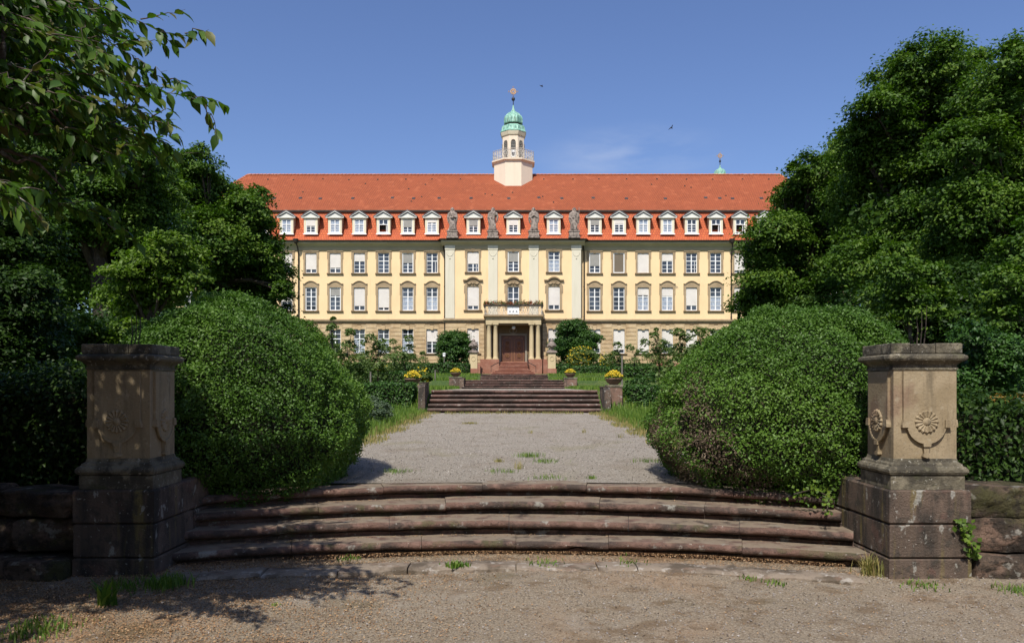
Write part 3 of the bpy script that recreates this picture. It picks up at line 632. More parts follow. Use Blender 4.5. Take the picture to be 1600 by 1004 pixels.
# dormers
def dormer_parts(blind, var):
    m = MB(); y0 = 0
    hw, h = .47, 1.42     # opening
    for s in (-1, 1):
        a, c = sorted((s*hw, s*.68)); m.box(a, c, 0, .14, 0, h+.02)
    m.box(-.68, .68, 0, .14, h+.02, h+.12)
    m.prism_x([(.14, 0), (1.6, 2.2-.0), (.14, h+.12)], -.66, -.60); m.prism_x([(.14, 0), (1.6, 2.2), (.14, h+.12)], .60, .66)
    parts = [('dormer', m.mesh('dormer', M['cream']))]
    p = MB(); p.box(-.90, .90, -.16, .10, h+.12, h+.20); p.prism_y([(-.78, h+.20), (.78, h+.20), (0, h+.62)], -.04, .1)
    for s in (-1, 1):
        q = [(s*.92, h+.20), (s*.92, h+.30), (0, h+.86), (0, h+.74)]
        p.prism_y(q if s < 0 else q[::-1], -.16, .05)
    parts.append(('pediment', p.mesh('pediment', M['offwhite'])))
    z = MB(); 
    for s in (-1, 1):
        z.add([(0, -.2, h+.93), (s*.99, -.2, h+.30), (s*.99, 1.30, h+.30), (0, 2.0, h+.93), (0, -.2, h+.87), (s*.99, -.2, h+.24), (s*.99, 1.30, h+.24), (0, 2.0, h+.87)],
              [(0, 3, 2, 1) if s > 0 else (0, 1, 2, 3), (4, 5, 6, 7) if s > 0 else (7, 6, 5, 4), (0, 1, 5, 4), (1, 2, 6, 5)])
        q = [(s*.74, h+.22), (s*.74, h+.29), (0, h+.70), (0, h+.62)]
        z.prism_y(q if s < 0 else q[::-1], -.075, -.04)
    parts.append(('dormer_roof', z.mesh('dormer_roof', M['zinc'])))
    f = MB(); t = .07; f.box(-hw, -hw+t, .03, .1, .1, h); f.box(hw-t, hw, .03, .1, .1, h); f.box(-hw+t, hw-t, .03, .1, h-t, h); f.box(-hw+t, hw-t, .03, .1, .1, .1+t)
    zt = h*.64; f.box(-hw+t, hw-t, .025, .09, zt-.035, zt+.035); f.box(-.035, .035, .022, .09, zt+.035, h-t)
    f.prism_y([(-.14, zt+.035), (.14, zt+.035), (.04, zt+.13), (-.04, zt+.13)], .015, .022)
    if var != 'open':
        f.box(-.04, .04, .022, .09, .1+t, zt-.035)
        for q in (.1+(zt-.1)*.37, .1+(zt-.1)*.69): f.box(-hw+t, -.04, .05, .085, q-.015, q+.015); f.box(.04, hw-t, .05, .085, q-.015, q+.015)
    else: f.box(.26, .31, .09, .42, .12, zt-.04)
    parts.append(('window_frame', f.mesh('window_frame', M['white'])))
    g = MB(); g.quad((-hw+.01, .08, .1), (hw-.01, .08, .1), (hw-.01, .08, h), (-hw+.01, .08, h))
    if var == 'open':
        g = MB(); g.quad((-hw+.01, .08, zt), (hw-.01, .08, zt), (hw-.01, .08, h), (-hw+.01, .08, h)); r_ = MB(); r_.quad((-hw, .6, .0), (hw, .6, .0), (hw, .6, zt), (-hw, .6, zt)); parts.append(('dark_interior', r_.mesh('dark_interior', M['gutter'])))
    parts.append(('curtained_pane' if var == 'cur' else 'pane', g.mesh('pane', M['curtain'] if var == 'cur' else M['glass'])))
    s = MB(); s.box(-.74, .74, -.10, .12, -.10, -.005); s.box(-.50, .50, -.03, .10, .0, .1); parts.append(('dormer_sill', s.mesh('dormer_sill', M['white'])))
    if blind:
        b = MB(); zb = h-blind*(h-.1); k = max(2, int((h-zb)/.11)); dz = (h-.02-zb)/k
        for i in range(k): q = zb+i*dz; b.prism_x([(.005, q), (.021, q), (.021, q+dz), (.005, q+dz), (-.004, q+dz*.5)], -hw+.05, hw-.05)
        parts.append(('roller_blind', b.mesh('roller_blind', M['screen' if var == 'scr' else 'shutter'])))
    return parts
DL = [(.25, 'cur'), (.6, 'scr'), (0, 'open'), (0, 'cur'), (0, 'cur'), (.5, ''), (0, 'cur'), (.3, ''), (0, ''), (.5, ''), (0, 'cur')]
DM = [(.5, 'scr'), (.45, ''), (0, 'cur')]
DR = [(.45, 'scr'), (.35, ''), (0, 'cur'), (0, 'cur'), (0, ''), (0, 'open'), (0, 'open'), (.4, ''), (0, ''), (.5, ''), (0, '')]
dc = {}
for xs, st in ((wingL, DL), (mid, DM), (wingR, DR)):
    for x, s in zip(xs, st):
        if s not in dc: dc[s] = dormer_parts(*s)
        place(dc[s], B, (x, 79.88, 16.93))
# small roof vents and hatches
v1 = MB(); v1.add([(-.17, 0, 0), (.17, 0, 0), (.17, .35, .28), (-.17, .35, .28), (-.12, -.05, .16), (.12, -.05, .16)], [(0, 1, 5, 4), (4, 5, 2, 3), (0, 4, 3), (1, 2, 5)]); vm = v1.mesh('roof_vent', M['zinc'])
v2 = MB(); v2.box(-.07, .07, -.03, .1, 0, .12); vm2 = v2.mesh('tile_vent', M['gutter'])
def onroof(t): return oy+(GY-oy)*t, oz+(GZ-oz)*t
for px in [428, 469, 500, 551, 613, 646, 686, 736, 795, 842, 878, 927, 979, 1040, 1103, 1125, 1145, 1190]:
    y, z = onroof(.30+rnd.uniform(-.015, .015)); X = (px-803)*y/1250; link('roof_vent', vm, B, Vector((X, y-.04, z-.02))-W(B))
for px in list(range(417, 760, 43))+list(range(850, 1210, 44)):
    y, z = onroof(.84+rnd.uniform(-.01, .02)); X = (px+rnd.uniform(-3, 3)-803)*y/1250; link('tile_vent', vm2, B, Vector((X, y, z))-W(B))
for i in range(16):
    t = rnd.uniform(.1, .75); y, z = onroof(t); X = rnd.uniform(-27, 27); link('tile_vent', vm2, B, Vector((X, y, z-.02))-W(B))
# bell turret ---------------------------------------------------------
TX, TY = -.07, 87.75
def octa(m, prof, cap=True): 
    return m.lathe([(r/math.cos(math.pi/8), z) for r, z in prof], TX, TY, 8, math.pi/8, cap=cap)
m = MB(); octa(m, [(2.08, 20.5), (2.08, 25.75)]); octa(m, [(2.10, 25.76), (2.16, 25.86), (2.32, 25.96), (2.32, 26.10), (2.1, 26.12)]); 
octa(m, [(1.16, 26.12), (1.16, 28.85)])
T = m.build('bell_turret', M['tower'], B, at=(TX, TY, 24.9))
m = MB(); octa(m, [(1.18, 28.86), (1.26, 28.95), (1.34, 29.20), (1.37, 29.34)]); m.build('turret_cornice', M['cream'], T)
m = MB(); octa(m, [(2.14, 22.0), (2.14, 25.2)], cap=False)
m = MB(); octa(m, [(1.40, 29.35), (1.40, 29.42), (1.26, 29.62), (1.20, 29.95), (1.10, 30.12), (.88, 30.22)]); 
octa(m, [(.97, 30.38), (1.0, 30.46), (.99, 30.9), (.90, 31.15), (.62, 31.5), (.26, 31.75), (.13, 32.05), (.06, 32.5)]); 
for kk in range(8):      # raised standing seams at the corners
    a = math.pi/8+kk*math.pi/4
    m.tube([(TX+r/math.cos(math.pi/8)*math.cos(a), TY+r/math.cos(math.pi/8)*math.sin(a), z) for r, z in [(1.26, 29.62), (1.20, 29.95), (1.10, 30.12)]], .03, 5)
    m.tube([(TX+r/math.cos(math.pi/8)*math.cos(a), TY+r/math.cos(math.pi/8)*math.sin(a), z) for r, z in [(1.0, 30.46), (.99, 30.9), (.90, 31.15), (.62, 31.5), (.26, 31.75)]], .03, 5)
m.build('dome', M['copper'], T)
m = MB(); octa(m, [(.84, 30.20), (.86, 30.39)]); m.build('dome_neck', M['gutter'], T)
m = MB(); m.tube([(TX, TY, 32.3), (TX, TY, 33.25)], .045, 8); m.lathe([(.02, 33.0), (.16, 33.03), (.20, 33.17), (.16, 33.31), (.02, 33.34)], TX, TY, 10); m.tube([(TX, TY, 33.3), (TX, TY, 33.6)], .025, 6)
m.build('finial', M['iron'], T, smooth=40)
def star_mesh(m, X, Y, Z, r):
    m.tube([(X+r*.62*math.cos(a), Y, Z+r*.62*math.sin(a)) for a in [2*math.pi*j/20 for j in range(21)]], r*.11, 5)
    m.tube([(X+r*.3*math.cos(a), Y, Z+r*.3*math.sin(a)) for a in [2*math.pi*j/14 for j in range(15)]], r*.10, 5)
    for j in range(16):
        a = 2*math.pi*j/16; L = r*(1.15 if j % 4 == 0 else .86)
        m.tube([(X+r*.25*math.cos(a), Y, Z+r*.25*math.sin(a)), (X+L*math.cos(a), Y, Z+L*math.sin(a))], [r*.06, r*.03], 4)
    for j in range(4):
        a = math.pi/2*j; m.tube([(X+r*1.1*math.cos(a)-.07*r*math.sin(a)*3, Y, Z+r*1.1*math.sin(a)-.07*r*3*math.cos(a)), (X+r*1.1*math.cos(a)+.07*r*math.sin(a)*3, Y, Z+r*1.1*math.sin(a)+.07*r*3*math.cos(a))], r*.07, 4)
m = MB(); star_mesh(m, TX, TY, 34.0, .46); m.build('gilded_star', M['gold'], T)
# belfry openings with louvres
for kk in range(8):
    a = -math.pi/2+kk*math.pi/4; ca, sa = math.cos(a), math.sin(a)
    def loc(u, dd, z): return (TX+ca*(1.16+dd)-sa*u, TY+sa*(1.16+dd)+ca*u, z)
    m = MB(); hw = .27; top = [(-hw+2*hw*i/8, 28.15+.27*math.sqrt(max(0, 1-(2*i/8-1)**2))) for i in range(9)]
    pts = [(-hw, 26.5)]+top+[(hw, 26.5)]
    m.add([loc(u, .012, z) for u, z in pts], [tuple(range(len(pts)))]); bk = m.build('belfry_opening', M['gutter'], T)
    m = MB()
    for j in range(9 if kk % 2 else 8):
        z = 26.9+j*.17 if kk % 2 == 0 or True else 0
        if kk % 2 == 0 and j in (2,): continue
        w = hw-.02 if z < 28.1 else hw*.75
        m.add([loc(-w, .02, z), loc(w, .02, z), loc(w, .09, z+.09), loc(-w, .09, z+.09), loc(-w, .02, z+.03), loc(w, .02, z+.03)], [(0, 1, 2, 3), (3, 2, 5, 4)])
    m.build('louvre', M['offwhite'], T)['kind'] = 'stuff'
    if kk % 2 == 0:
        m = MB(); m.add([loc(-hw, .10, 26.45), loc(hw, .10, 26.45), loc(hw, .10, 27.25), loc(-hw, .10, 27.25)], [(0, 1, 2, 3)]); m.build('hatch', M['white'], T)
        m = MB(); m.add([loc(-.13, .11, 26.6), loc(.13, .11, 26.6), loc(.13, .11, 27.0), loc(-.13, .11, 27.0)], [(0, 1, 2, 3)]); m.build('pane', M['glass'], T)
def iron_panel(m, a, b, z0, z1, n):     # scrolled ironwork between a and b
    a = Vector((a[0], a[1], 0)); b = Vector((b[0], b[1], 0)); L = (b-a).length
    def pt(u, z): q = a.lerp(b, u/L); return (q.x, q.y, z)
    m.tube([pt(0, z1), pt(L, z1)], .028, 4); m.tube([pt(0, z0+.05), pt(L, z0+.05)], .025, 4); m.tube([pt(0, z1-.13), pt(L, z1-.13)], .015, 4)
    for i in range(n+1): m.tube([pt(L*i/n, z0), pt(L*i/n, z1)], .02, 4)
    for i in range(n):
        c = L*(i+.5)/n; w = L/n*.42; zc = (z0+z1)/2; hh = (z1-z0)*.36
        m.tube([pt(c+w*math.cos(q), zc+hh*math.sin(q)) for q in [2*math.pi*j/10 for j in range(11)]], .022, 4)
        m.tube([pt(c-w, z0+.08), pt(c+w*.2, zc), pt(c-w, z1-.15)], .02, 4); m.tube([pt(c+w, z0+.08), pt(c-w*.2, zc), pt(c+w, z1-.15)], .02, 4)
rr = 2.2/math.cos(math.pi/8)
for kk in range(8):
    a0 = math.pi/8+kk*math.pi/4; a1 = a0+math.pi/4; m = MB()
    iron_panel(m, (TX+rr*math.cos(a0), TY+rr*math.sin(a0)), (TX+rr*math.cos(a1), TY+rr*math.sin(a1)), 26.12, 27.15, 5); m.build('balustrade', M['greyiron'], T)
m = MB(); octa(m, [(2.11, 20.5), (2.11, 20.6)])
# portico --------------------------------------------------------------
PO = MB(); X0, X1 = -2.72, 2.62; Yf = 77.0
PO.box(X0, X1, Yf+.12, RY, 7.78, 8.22); PO.box(X0-.06, X1+.06, Yf+.05, RY, 8.22, 8.34)
PT = PO.build('portico', M['column'], B, at=(0, 78, 8))
m = MB(); m.prism_x([(RY, 8.345), (Yf-.02, 8.345), (Yf-.16, 8.42), (Yf-.18, 8.56), (RY, 8.56)], X0-.2, X1+.2); m.build('balcony_slab', M['trim'], PT)
m = MB(); m.box(X0+.1, X1-.1, RY-1.9, RY-.1, 7.70, 7.775); m.build('ceiling', M['stucco'], PT)
for x in (-2.42, -1.78, 1.70, 2.34):
    m = MB(); m.lathe([(.27, 4.36), (.27, 4.44), (.235, 4.5), (.215, 4.56), (.222, 5.4), (.21, 6.6), (.185, 7.42), (.21, 7.46), (.2, 7.5), (.25, 7.6), (.26, 7.64)], x, Yf+.42, 18)
    m.box(x-.29, x+.29, Yf+.13, Yf+.71, 7.64, 7.78); m.box(x-.29, x+.29, Yf+.13, Yf+.71, 4.30, 4.36); m.build('column', M['column'], PT, smooth=40)
for x in (-2.42, 2.34):      # half pillars against the wall
    m = MB(); m.box(x-.24, x+.24, RY-.25, RY-.002, 4.3, 7.69); m.build('pilaster', M['stucco'], PT)
for s, (xa, xb) in (('l', (-3.25, -1.42)), ('r', (1.34, 2.72)), ('q', (2.82, 3.25))):
    m = MB(); m.box(xa, xb, Yf-.05, RY-.005, 2.5, 4.18, .02); m.box(xa, xb, Yf-.03, RY-.005, 4.182, 4.30); m.build('red_plinth', M['redsand'], PT)
m = MB(); m.box(-1.42, 1.34, 77.2, RY+.5, 3.2, 4.02); m.build('porch_floor', M['redsand'], PT)
m = MB(); iron_panel(m, (X0-.1, Yf-.08), (X1+.1, Yf-.08), 8.57, 9.52, 12); iron_panel(m, (X0-.1, Yf-.08), (X0-.1, RY-.2), 8.57, 9.52, 4); iron_panel(m, (X1+.1, Yf-.08), (X1+.1, RY-.2), 8.57, 9.52, 4)
m.build('balcony_railing', M['greyiron'], PT)
# entrance door inside
D = MB(); D.box(-1.26, 1.10, RY+.10, RY+.2, 4.02, 6.75)
DO = D.build('entrance_door', M['door'], B, at=(-.08, RY, 4.02))
m = MB()
for cx in (-.66, .50):
    m.strip_y([(cx-.5+.1*i, 6.2+.42*math.sqrt(1-(i/5-1)**2)) for i in range(11)], [(cx-.5+.1*i, 6.08+.42*math.sqrt(1-(i/5-1)**2)) for i in range(11)], RY+.04, RY+.1)
    m.box(cx-.5, cx-.42, RY+.05, RY+.1, 4.2, 6.2); m.box(cx+.42, cx+.5, RY+.05, RY+.1, 4.2, 6.2); m.box(cx-.5, cx+.5, RY+.05, RY+.1, 4.1, 4.2)
    for zc, rr_ in ((5.95, .2), (5.45, .26), (4.75, .2)):
        m.tube([(cx+rr_*math.cos(q), RY+.07, zc+rr_*math.sin(q)) for q in [2*math.pi*j/16 for j in range(17)]], .035, 5)
        for j in range(8): a = math.pi/4*j; m.tube([(cx, RY+.07, zc), (cx+rr_*.8*math.cos(a), RY+.06, zc+rr_*.8*math.sin(a))], [.03, .04], 4)
m.build('carving', M['doorlight'], DO)
m = MB()
for s in (-1, 1): m.box(-.08+s*1.32-.13, -.08+s*1.32+.13, RY-.08, RY+.1, 4.02, 6.9) if 0 else None
m.box(-1.45, -1.27, RY-.06, RY+.1, 4.02, 6.9); m.box(1.11, 1.29, RY-.06, RY+.1, 4.02, 6.9); m.box(-1.27, 1.11, RY-.06, RY+.1, 6.72, 6.9)
m.tube([(-.08+.35*math.cos(q), RY-.04, 7.2+.25*math.sin(q)) for q in [2*math.pi*j/16 for j in range(17)]], .05, 6); m.tube([(-.08, RY-.04, 7.0), (-.08, RY-.04, 7.4)], .05, 6)
m.build('door_surround', M['stucco'], B)
m = MB(); m.lathe([(.03, 7.22), (.15, 7.28), (.19, 7.4), (.15, 7.52), (.05, 7.58)], -.02, 78.0, 14); lg = m.build('globe_lamp', M['lampglass'], PT, smooth=True)
m = MB(); m.tube([(-.02, 78.0, 7.56), (-.02, 78.0, 7.74)], .03, 6); m.build('lamp_rod', M['iron'], lg)
# banner on the balcony door
BN = MB(); BN.box(-.62, .50, Yf-.135, Yf-.115, 8.62, 9.38)
bn = tag(BN.build('banner', M['white'], None, at=(-.06, Yf-.12, 8.62)), 'white banner with a line of small grey lettering hung on the balcony railing', 'banner')
m = MB()
for j in range(8):
    x = -.52+j*.123; m.box(x, x+.022, Yf-.14, Yf-.137, 9.17, 9.27); m.box(x+.022, x+.07, Yf-.14, Yf-.137, 9.25, 9.27)
    if j % 2: m.box(x+.022, x+.06, Yf-.14, Yf-.137, 9.20, 9.22)
    if j % 3 == 0: m.box(x+.022, x+.07, Yf-.14, Yf-.137, 9.17, 9.19)
m.build('lettering', M['zinc'], bn)
for cx in (-.38, -.06, .26):
    m = MB(); m.prism_y([(cx-.09, 8.80), (cx-.03, 8.80), (cx, 8.86), (cx+.03, 8.80), (cx+.09, 8.80), (cx+.05, 8.92), (cx, 9.0), (cx-.05, 8.92)], Yf-.141, Yf-.137); m.build('emblem', M['zinc'], bn)
# planting along the railing
n = 2200; t = nrng.random(n); side = nrng.random(n)
px_ = np.where(side < .8, X0-.15+t*(X1-X0+.3), np.where(side < .9, X0-.12, X1+.12)); py_ = np.where(side < .8, Yf-.1, Yf-.1+t*1.8)
C = np.stack([px_+nrng.normal(0, .04, n), py_+nrng.normal(0, .09, n), 9.66+nrng.normal(0, .12, n)+.05*np.sin(px_*9)], 1)
fb = MB(); fb.box(X0-.15, X1+.15, Yf-.26, Yf-.145, 9.40, 9.54); fb.box(X0-.22, X0-.13, Yf-.1, RY-.3, 9.40, 9.54); fb.box(X1+.13, X1+.22, Yf-.1, RY-.3, 9.40, 9.54)
FB = tag(fb.build('flower_box', M['gutter'], None, at=(0, Yf, 9.4)), 'long planting trough full of dark leaves and red flowers along the balcony railing', 'flower box')
me = leaves_mesh('flowering_plant', C-np.array([0, Yf, 9.4]), nrng.normal(size=(n, 3))+np.array([0, -.3, .6]), .13, M['redflower'], rv=np.where(nrng.random(n) < .72+.1*np.sin(px_*3), nrng.random(n)*.4, .6+.4*nrng.random(n)))
link('flowering_plant', me, FB)['kind'] = 'stuff'
# rear wing with a second cupola
RW = empty('rear_wing', (22, 118, 2.8), 'rear wing showing only its green cupola and gilded star over the ridge', 'building')
m = MB(); m.box(14, 36, 110, 126, 2.4, 18.5); m.build('wall', M['plaster'], RW)
m = MB(); m.add([(13.5, 109.5, 18.5), (36.5, 109.5, 18.5), (36.5, 126.5, 18.5), (13.5, 126.5, 18.5), (20, 118, 26.5), (32, 118, 26.5)], [(0, 1, 5, 4), (1, 2, 5), (2, 3, 4, 5), (3, 0, 4)]); m.build('roof', M['roof'], RW)
cx, cy = (1125-803)*118/1250, 118; zz = lambda y: 1.65+(604-y)*118/1250
m = MB(); m.lathe([(1.3, 24), (1.3, zz(278))], cx, cy, 8, math.pi/8); tw = m.build('turret', M['tower'], RW)
m = MB(); m.lathe([(1.45, zz(279)), (1.3, zz(276)), (.95, zz(275)), (.86, zz(272)), (.80, zz(268)), (.55, zz(265.5)), (.2, zz(263)), (.1, zz(261)), (.05, zz(258))], cx, cy, 16, 0)
for j in range(8):
    a = math.pi/4*j; m.tube([(cx+.87*math.cos(a), cy+.87*math.sin(a), zz(272)), (cx+.78*math.cos(a), cy+.78*math.sin(a), zz(268)), (cx+.5*math.cos(a), cy+.5*math.sin(a), zz(265.3))], .06, 5)
m.build('dome', M['copper'], tw, smooth=50)
m = MB(); m.tube([(cx, cy, zz(262)), (cx, cy, zz(248))], .055, 6); m.lathe([(.03, zz(254)), (.17, zz(252.6)), (.17, zz(251.5)), (.03, zz(250))], cx, cy, 10); m.build('finial', M['iron'], tw)
m = MB(); star_mesh(m, cx, cy, zz(243.5), .45); m.build('gilded_star', M['gold'], tw)
# ------------------------------------------------------------------ ground and stairs
PR = [(7.0, .58), (9.3, .56), (25.75, .80), (27.35, 1.53), (39.8, 1.55), (41.35, 2.0), (55, 2.10), (56.6, 2.50), (72.6, 2.51), (74.4, 2.93), (3000, 2.95)]
def zp(y):
    if y <= PR[0][0]: return PR[0][1]
    for (a, za), (b, zb) in zip(PR, PR[1:]):
        if y <= b: return za+(zb-za)*(y-a)/(b-a)
    return PR[-1][1]
SK = [(7.83, 8.0, .145), (8.12, 8.0, .285), (8.49, 6.8, .425), (8.90, 5.5, .565)]     # nose distance on the axis, arc radius, height
def arcy(x, d, r): return d-(r-math.sqrt(max(r*r-x*x, .01)))
def start_y(x):
    if abs(x) < 3.255: return arcy(x, 8.90, 5.5)+.22
    return 7.35
xs = sorted(set([-400, -150, -60, -30, -16]+[round(-12+.25*i, 3) for i in range(97)]+[-3.26, 3.26, 16, 30, 60, 150, 400]))
us = [0, .02, .08, .2, .4, .6, .8, 1]
m = MB(); nx = len(xs)
for j, u in enumerate(us):
    for x in xs:
        y0 = start_y(x); y = y0+(25.75-y0)*u; z = zp(y)+(.12*max(0, 1-u*3) if abs(x) > 3.4 else 0)+(.0 if abs(x) < 3 else .03*math.sin(x*2+y))
        m.v.append((x, y, z-.02))
rows = len(us)
for y in [25.78, 27.45, 33, 39.82, 41.45, 48, 55.05, 56.7, 64, 72.5, 77, 130, 400, 2000]:
    for x in xs: m.v.append((x, y, zp(y)-.03))
    rows += 1
for j in range(rows-1):
    for i in range(nx-1): a = j*nx+i; m.f.append((a, a+1, a+nx+1, a+nx))
garden = tag(m.build('garden_ground', M['turf'], None, smooth=True), kind='structure')
m = MB()      # edge of the terrace beyond the retaining walls
for x0, x1 in ((-400, -3.26), (3.26, 400)): m.quad((x0, 7.352, -.1), (x1, 7.352, -.1), (x1, 7.352, .62), (x0, 7.352, .62))
tag(m.build('terrace_bank', M['soil'], None), kind='structure')
def fz(x, y): return .008+.012*math.sin(x*1.7+y*.9)+.01*math.sin(y*3.1-x)-.012+(.03*max(0, 1-abs(y-6.9)/1.2))*(abs(x) > 3)
m = MB(); n = 60
gx = [-400, -100, -30]+[-12+24*i/n for i in range(n+1)]+[30, 100, 400]; gy = [-300, -60, -10]+[-2+12*i/40 for i in range(41)]
for y in gy:
    for x in gx: m.v.append((x, min(y, 9.2), fz(x, y)))
for j in range(len(gy)-1):
    for i in range(len(gx)-1): a = j*len(gx)+i; m.f.append((a, a+1, a+len(gx)+1, a+len(gx)))
tag(m.build('gravel_forecourt', M['gravel'], None, smooth=True), kind='structure')
# gravel walk
m = MB(); ys = [9.0+.4*i for i in range(42)]+[25.76]
def wobble(y, s): return .12*math.sin(y*1.3+s)+.07*math.sin(y*3.7+2*s)+.04*math.sin(y*9+s)
def halfw(y): return 2.9 if y < 11 else 2.9-(y-11)*.012
for y in ys:
    for k in range(9):
        f = -1+2*k/8; hwid = halfw(y); x = f*hwid+(wobble(y, 1) if k == 8 else wobble(y, 4) if k == 0 else 0)
        m.v.append((x, max(y, arcy(x, 8.90, 5.5)+.2) if y < 9.3 else y, zp(y)+.006))
for j in range(len(ys)-1):
    for k in range(8): a = j*9+k; m.f.append((a, a+1, a+10, a+9))
tag(m.build('gravel_walk', M['path'], None, smooth=True), kind='structure')
for y0, y1, w0 in ((27.4, 39.8, 2.6), (41.4, 55.0, 2.45), (56.6, 72.4, 2.3)):
    m = MB(); n = 10
    for i in range(n):
        a, b = y0+(y1-y0)*i/n, y0+(y1-y0)*(i+1)/n; m.quad((-w0, a, zp(a)+.004), (w0, a, zp(a)+.004), (w0, b, zp(b)+.004), (-w0, b, zp(b)+.004))
    tag(m.build('gravel_path', M['path'], None), kind='structure')
# curved foreground stair
ST1 = empty('curved_stairs', (0, 8.0, 0), 'four curved red sandstone steps between the two tall pillars in the foreground', 'stairs')
def step_prof(depth, h):
    p = [(depth, 0), (.09, -.003), (.045, 0)]
    for i in range(1, 8): a = math.pi/2+math.pi*i/8; p.append((.042+.042*math.cos(a), -.039+.039*math.sin(a)))
    p += [(.05, -.078), (.12, -.081), (.122, -.104), (.095, -.108), (.098, -h-.02), (depth, -h-.02)]
    return p
def curved_stone(d, r, z, xa, xb, depth, h, name, mt, parent, wear=None):
    m = MB(); prof = step_prof(depth, h); n = max(3, int((xb-xa)/.09)); k = len(prof); cy = d-r
    tz, ty = rnd.uniform(-.007, .007), rnd.uniform(-.012, .012); tl = rnd.uniform(-.006, .006)
    ph = rnd.uniform(0, 9)
    for i in range(n+1):
        x = xa+(xb-xa)*i/n; a = math.asin(max(-.99, min(.99, x/r)))
        e = min(i, n-i)/n; rndc = -.003 if i in (0, n) else 0
        for q, (pr_, pz) in enumerate(prof):
            wv = .0035*math.sin(x*9+ph+pr_*20)+.002*math.sin(x*31+ph)
            if wear and abs(x-wear[0]) < wear[1] and pz < -.05: pz = pz+.035*(1-abs(x-wear[0])/wear[1])
            rad = r+pr_+wv*(1 if pr_ < .1 else .3)+ty; m.v.append((math.sin(a)*rad, cy+math.cos(a)*rad, z+pz+wv*.6+tz+tl*(x-xa)+rndc))
    for i in range(n):
        for q in range(k): a = i*k+q; b = i*k+(q+1) % k; m.f.append((a, a+k, b+k, b))
    m.f.append(tuple(range(k))); m.f.append(tuple(n*k+q for q in range(k))[::-1])
    return m.build(name, mt, parent, smooth=35)
joints = [[-3.13, -2.05, -1.02, -.78+.05, .55, 1.55, 2.4, 3.19], [-3.13, -2.3, -1.25, -.05, 1.15, 2.2, 3.17], [-3.1, -2.0, -.72, .9, 1.95, 3.15], [-3.1, -2.2, -1.42, -.35, .8, 1.35, 2.3, 3.15]]
joints[0] = [-3.13, -2.1, -.9, .02, .92, 2.15, 3.19]
for k, (d, r, z) in enumerate(SK):
    J = joints[k]
    for a, b in zip(J, J[1:]):
        curved_stone(d, r, z, a+.002, b-.002, (.46 if k < 3 else .34), .14 if k else .15, 'step_stone', M['step'], ST1, wear=(.62, .13) if k == 0 and a < .62 < b else None)
# flat kerb stones before the lowest step
KB = empty('kerb', (0, 7.1, 0), 'worn flat kerb stones edging the gravel below the curved steps', 'kerb')
J = [-3.05, -2.2, -1.55, -.95, .02, .75, 1.1, 2.0, 2.95]
for a, b in zip(J, J[1:]):
    m = MB(); n = max(3, int((b-a)/.12)); ph = rnd.uniform(0, 9); dz = rnd.uniform(-.008, .012); cols = [(0.0, -.06), (.0, .005), (.03, .022), (.12, .028), (.24, .026), (.31, .018), (.31, -.06)]
    kk = len(cols)
    for i in range(n+1):
        x = a+.006+(b-a-.012)*i/n; yb = arcy(x, 7.16, 10)
        for q, (o, z) in enumerate(cols):
            m.v.append((x, yb+o+(.02*math.sin(x*7+ph)+.012*math.sin(x*23+ph) if o < .2 else 0), z+dz+.006*math.sin(x*13+ph+o*9)))
    for i in range(n):
        for q in range(kk-1): A = i*kk+q; m.f.append((A, A+kk, A+kk+1, A+1))
    m.f.append(tuple(range(kk))); m.f.append(tuple(n*kk+q for q in range(kk))[::-1]); m.build('kerb_stone', M['kerb'], KB, smooth=35)
# straight flights up the garden
def flight(label, y0, n, rise, tread, z0, hws, mt, lower=None, nst=2):
    root = empty('garden_stairs', (0, y0, z0), label, 'stairs')
    for k in range(n):
        z = z0+rise*(k+1); y = y0+tread*k; hw0 = hws[k] if isinstance(hws, list) else hws
        xa, xb = (-hw0, hw0) if not isinstance(hw0, tuple) else hw0
        js = sorted([xa, xb]+[xa+(xb-xa)*(i+1)/(nst+1)+rnd.uniform(-.4, .4) for i in range(nst)])
        for a, b in zip(js, js[1:]):
            dy, dz = rnd.uniform(-.012, .012), rnd.uniform(-.006, .006); r = min(.045, rise*.3); dp = tread+.12 if k < n-1 else .35
            pr = [(y+dp, z+dz), (y+r, z+dz)] if 1 else []
            pr = [(y+dp, z+dz), (y+r, z+dz)]+[(y+r+dy+r*math.cos(t), z+dz-r+r*math.sin(t)) for t in [math.pi/2+math.pi*i/5 for i in range(1, 5)]]+[(y+r+dy, z+dz-2*r), (y+.13, z-2*r-.004), (y+.13, z-rise-.01), (y+dp, z-rise-.01)]
            q = MB(); q.prism_x(pr[::-1], a+.004, b-.004); q.build('step_stone', mt, root, smooth=35)
    return root
flight('lowest garden flight of five dark red steps at the end of the gravel walk', 25.70, 5, .147, .34, .80, (-2.80, 2.83), M['stepfar'], nst=2)
flight('second garden flight of four worn steps above the lowest one', 39.75, 4, .116, .38, 1.54, (-2.60, 2.52), M['stepfar'])
flight('third garden flight of three low dark steps below the urn pillars', 55.0, 3, .14, .42, 2.10, (-2.33, 2.36), M['stepfar'])
es = flight('red sandstone flight of narrow steps leading up to the entrance door', 72.9, 11, .1385, .36, 2.51, [(-2.4, 2.3), (-2.4, 2.3), (-2.1, 1.95), (-2.0, 1.85), (-1.75, 1.6), (-1.45, 1.36), (-1.41, 1.33), (-1.41, 1.33), (-1.41, 1.33), (-1.41, 1.33), (-1.41, 1.33)], M['redsand'], nst=0)
for s, (xa, xb) in (('l', (-2.55, -1.42)), ('r', (1.34, 2.45))):
    q = MB(); q.box(xa, xb, 74.8, 76.94, 2.6, 3.62, .02) if 0 else None
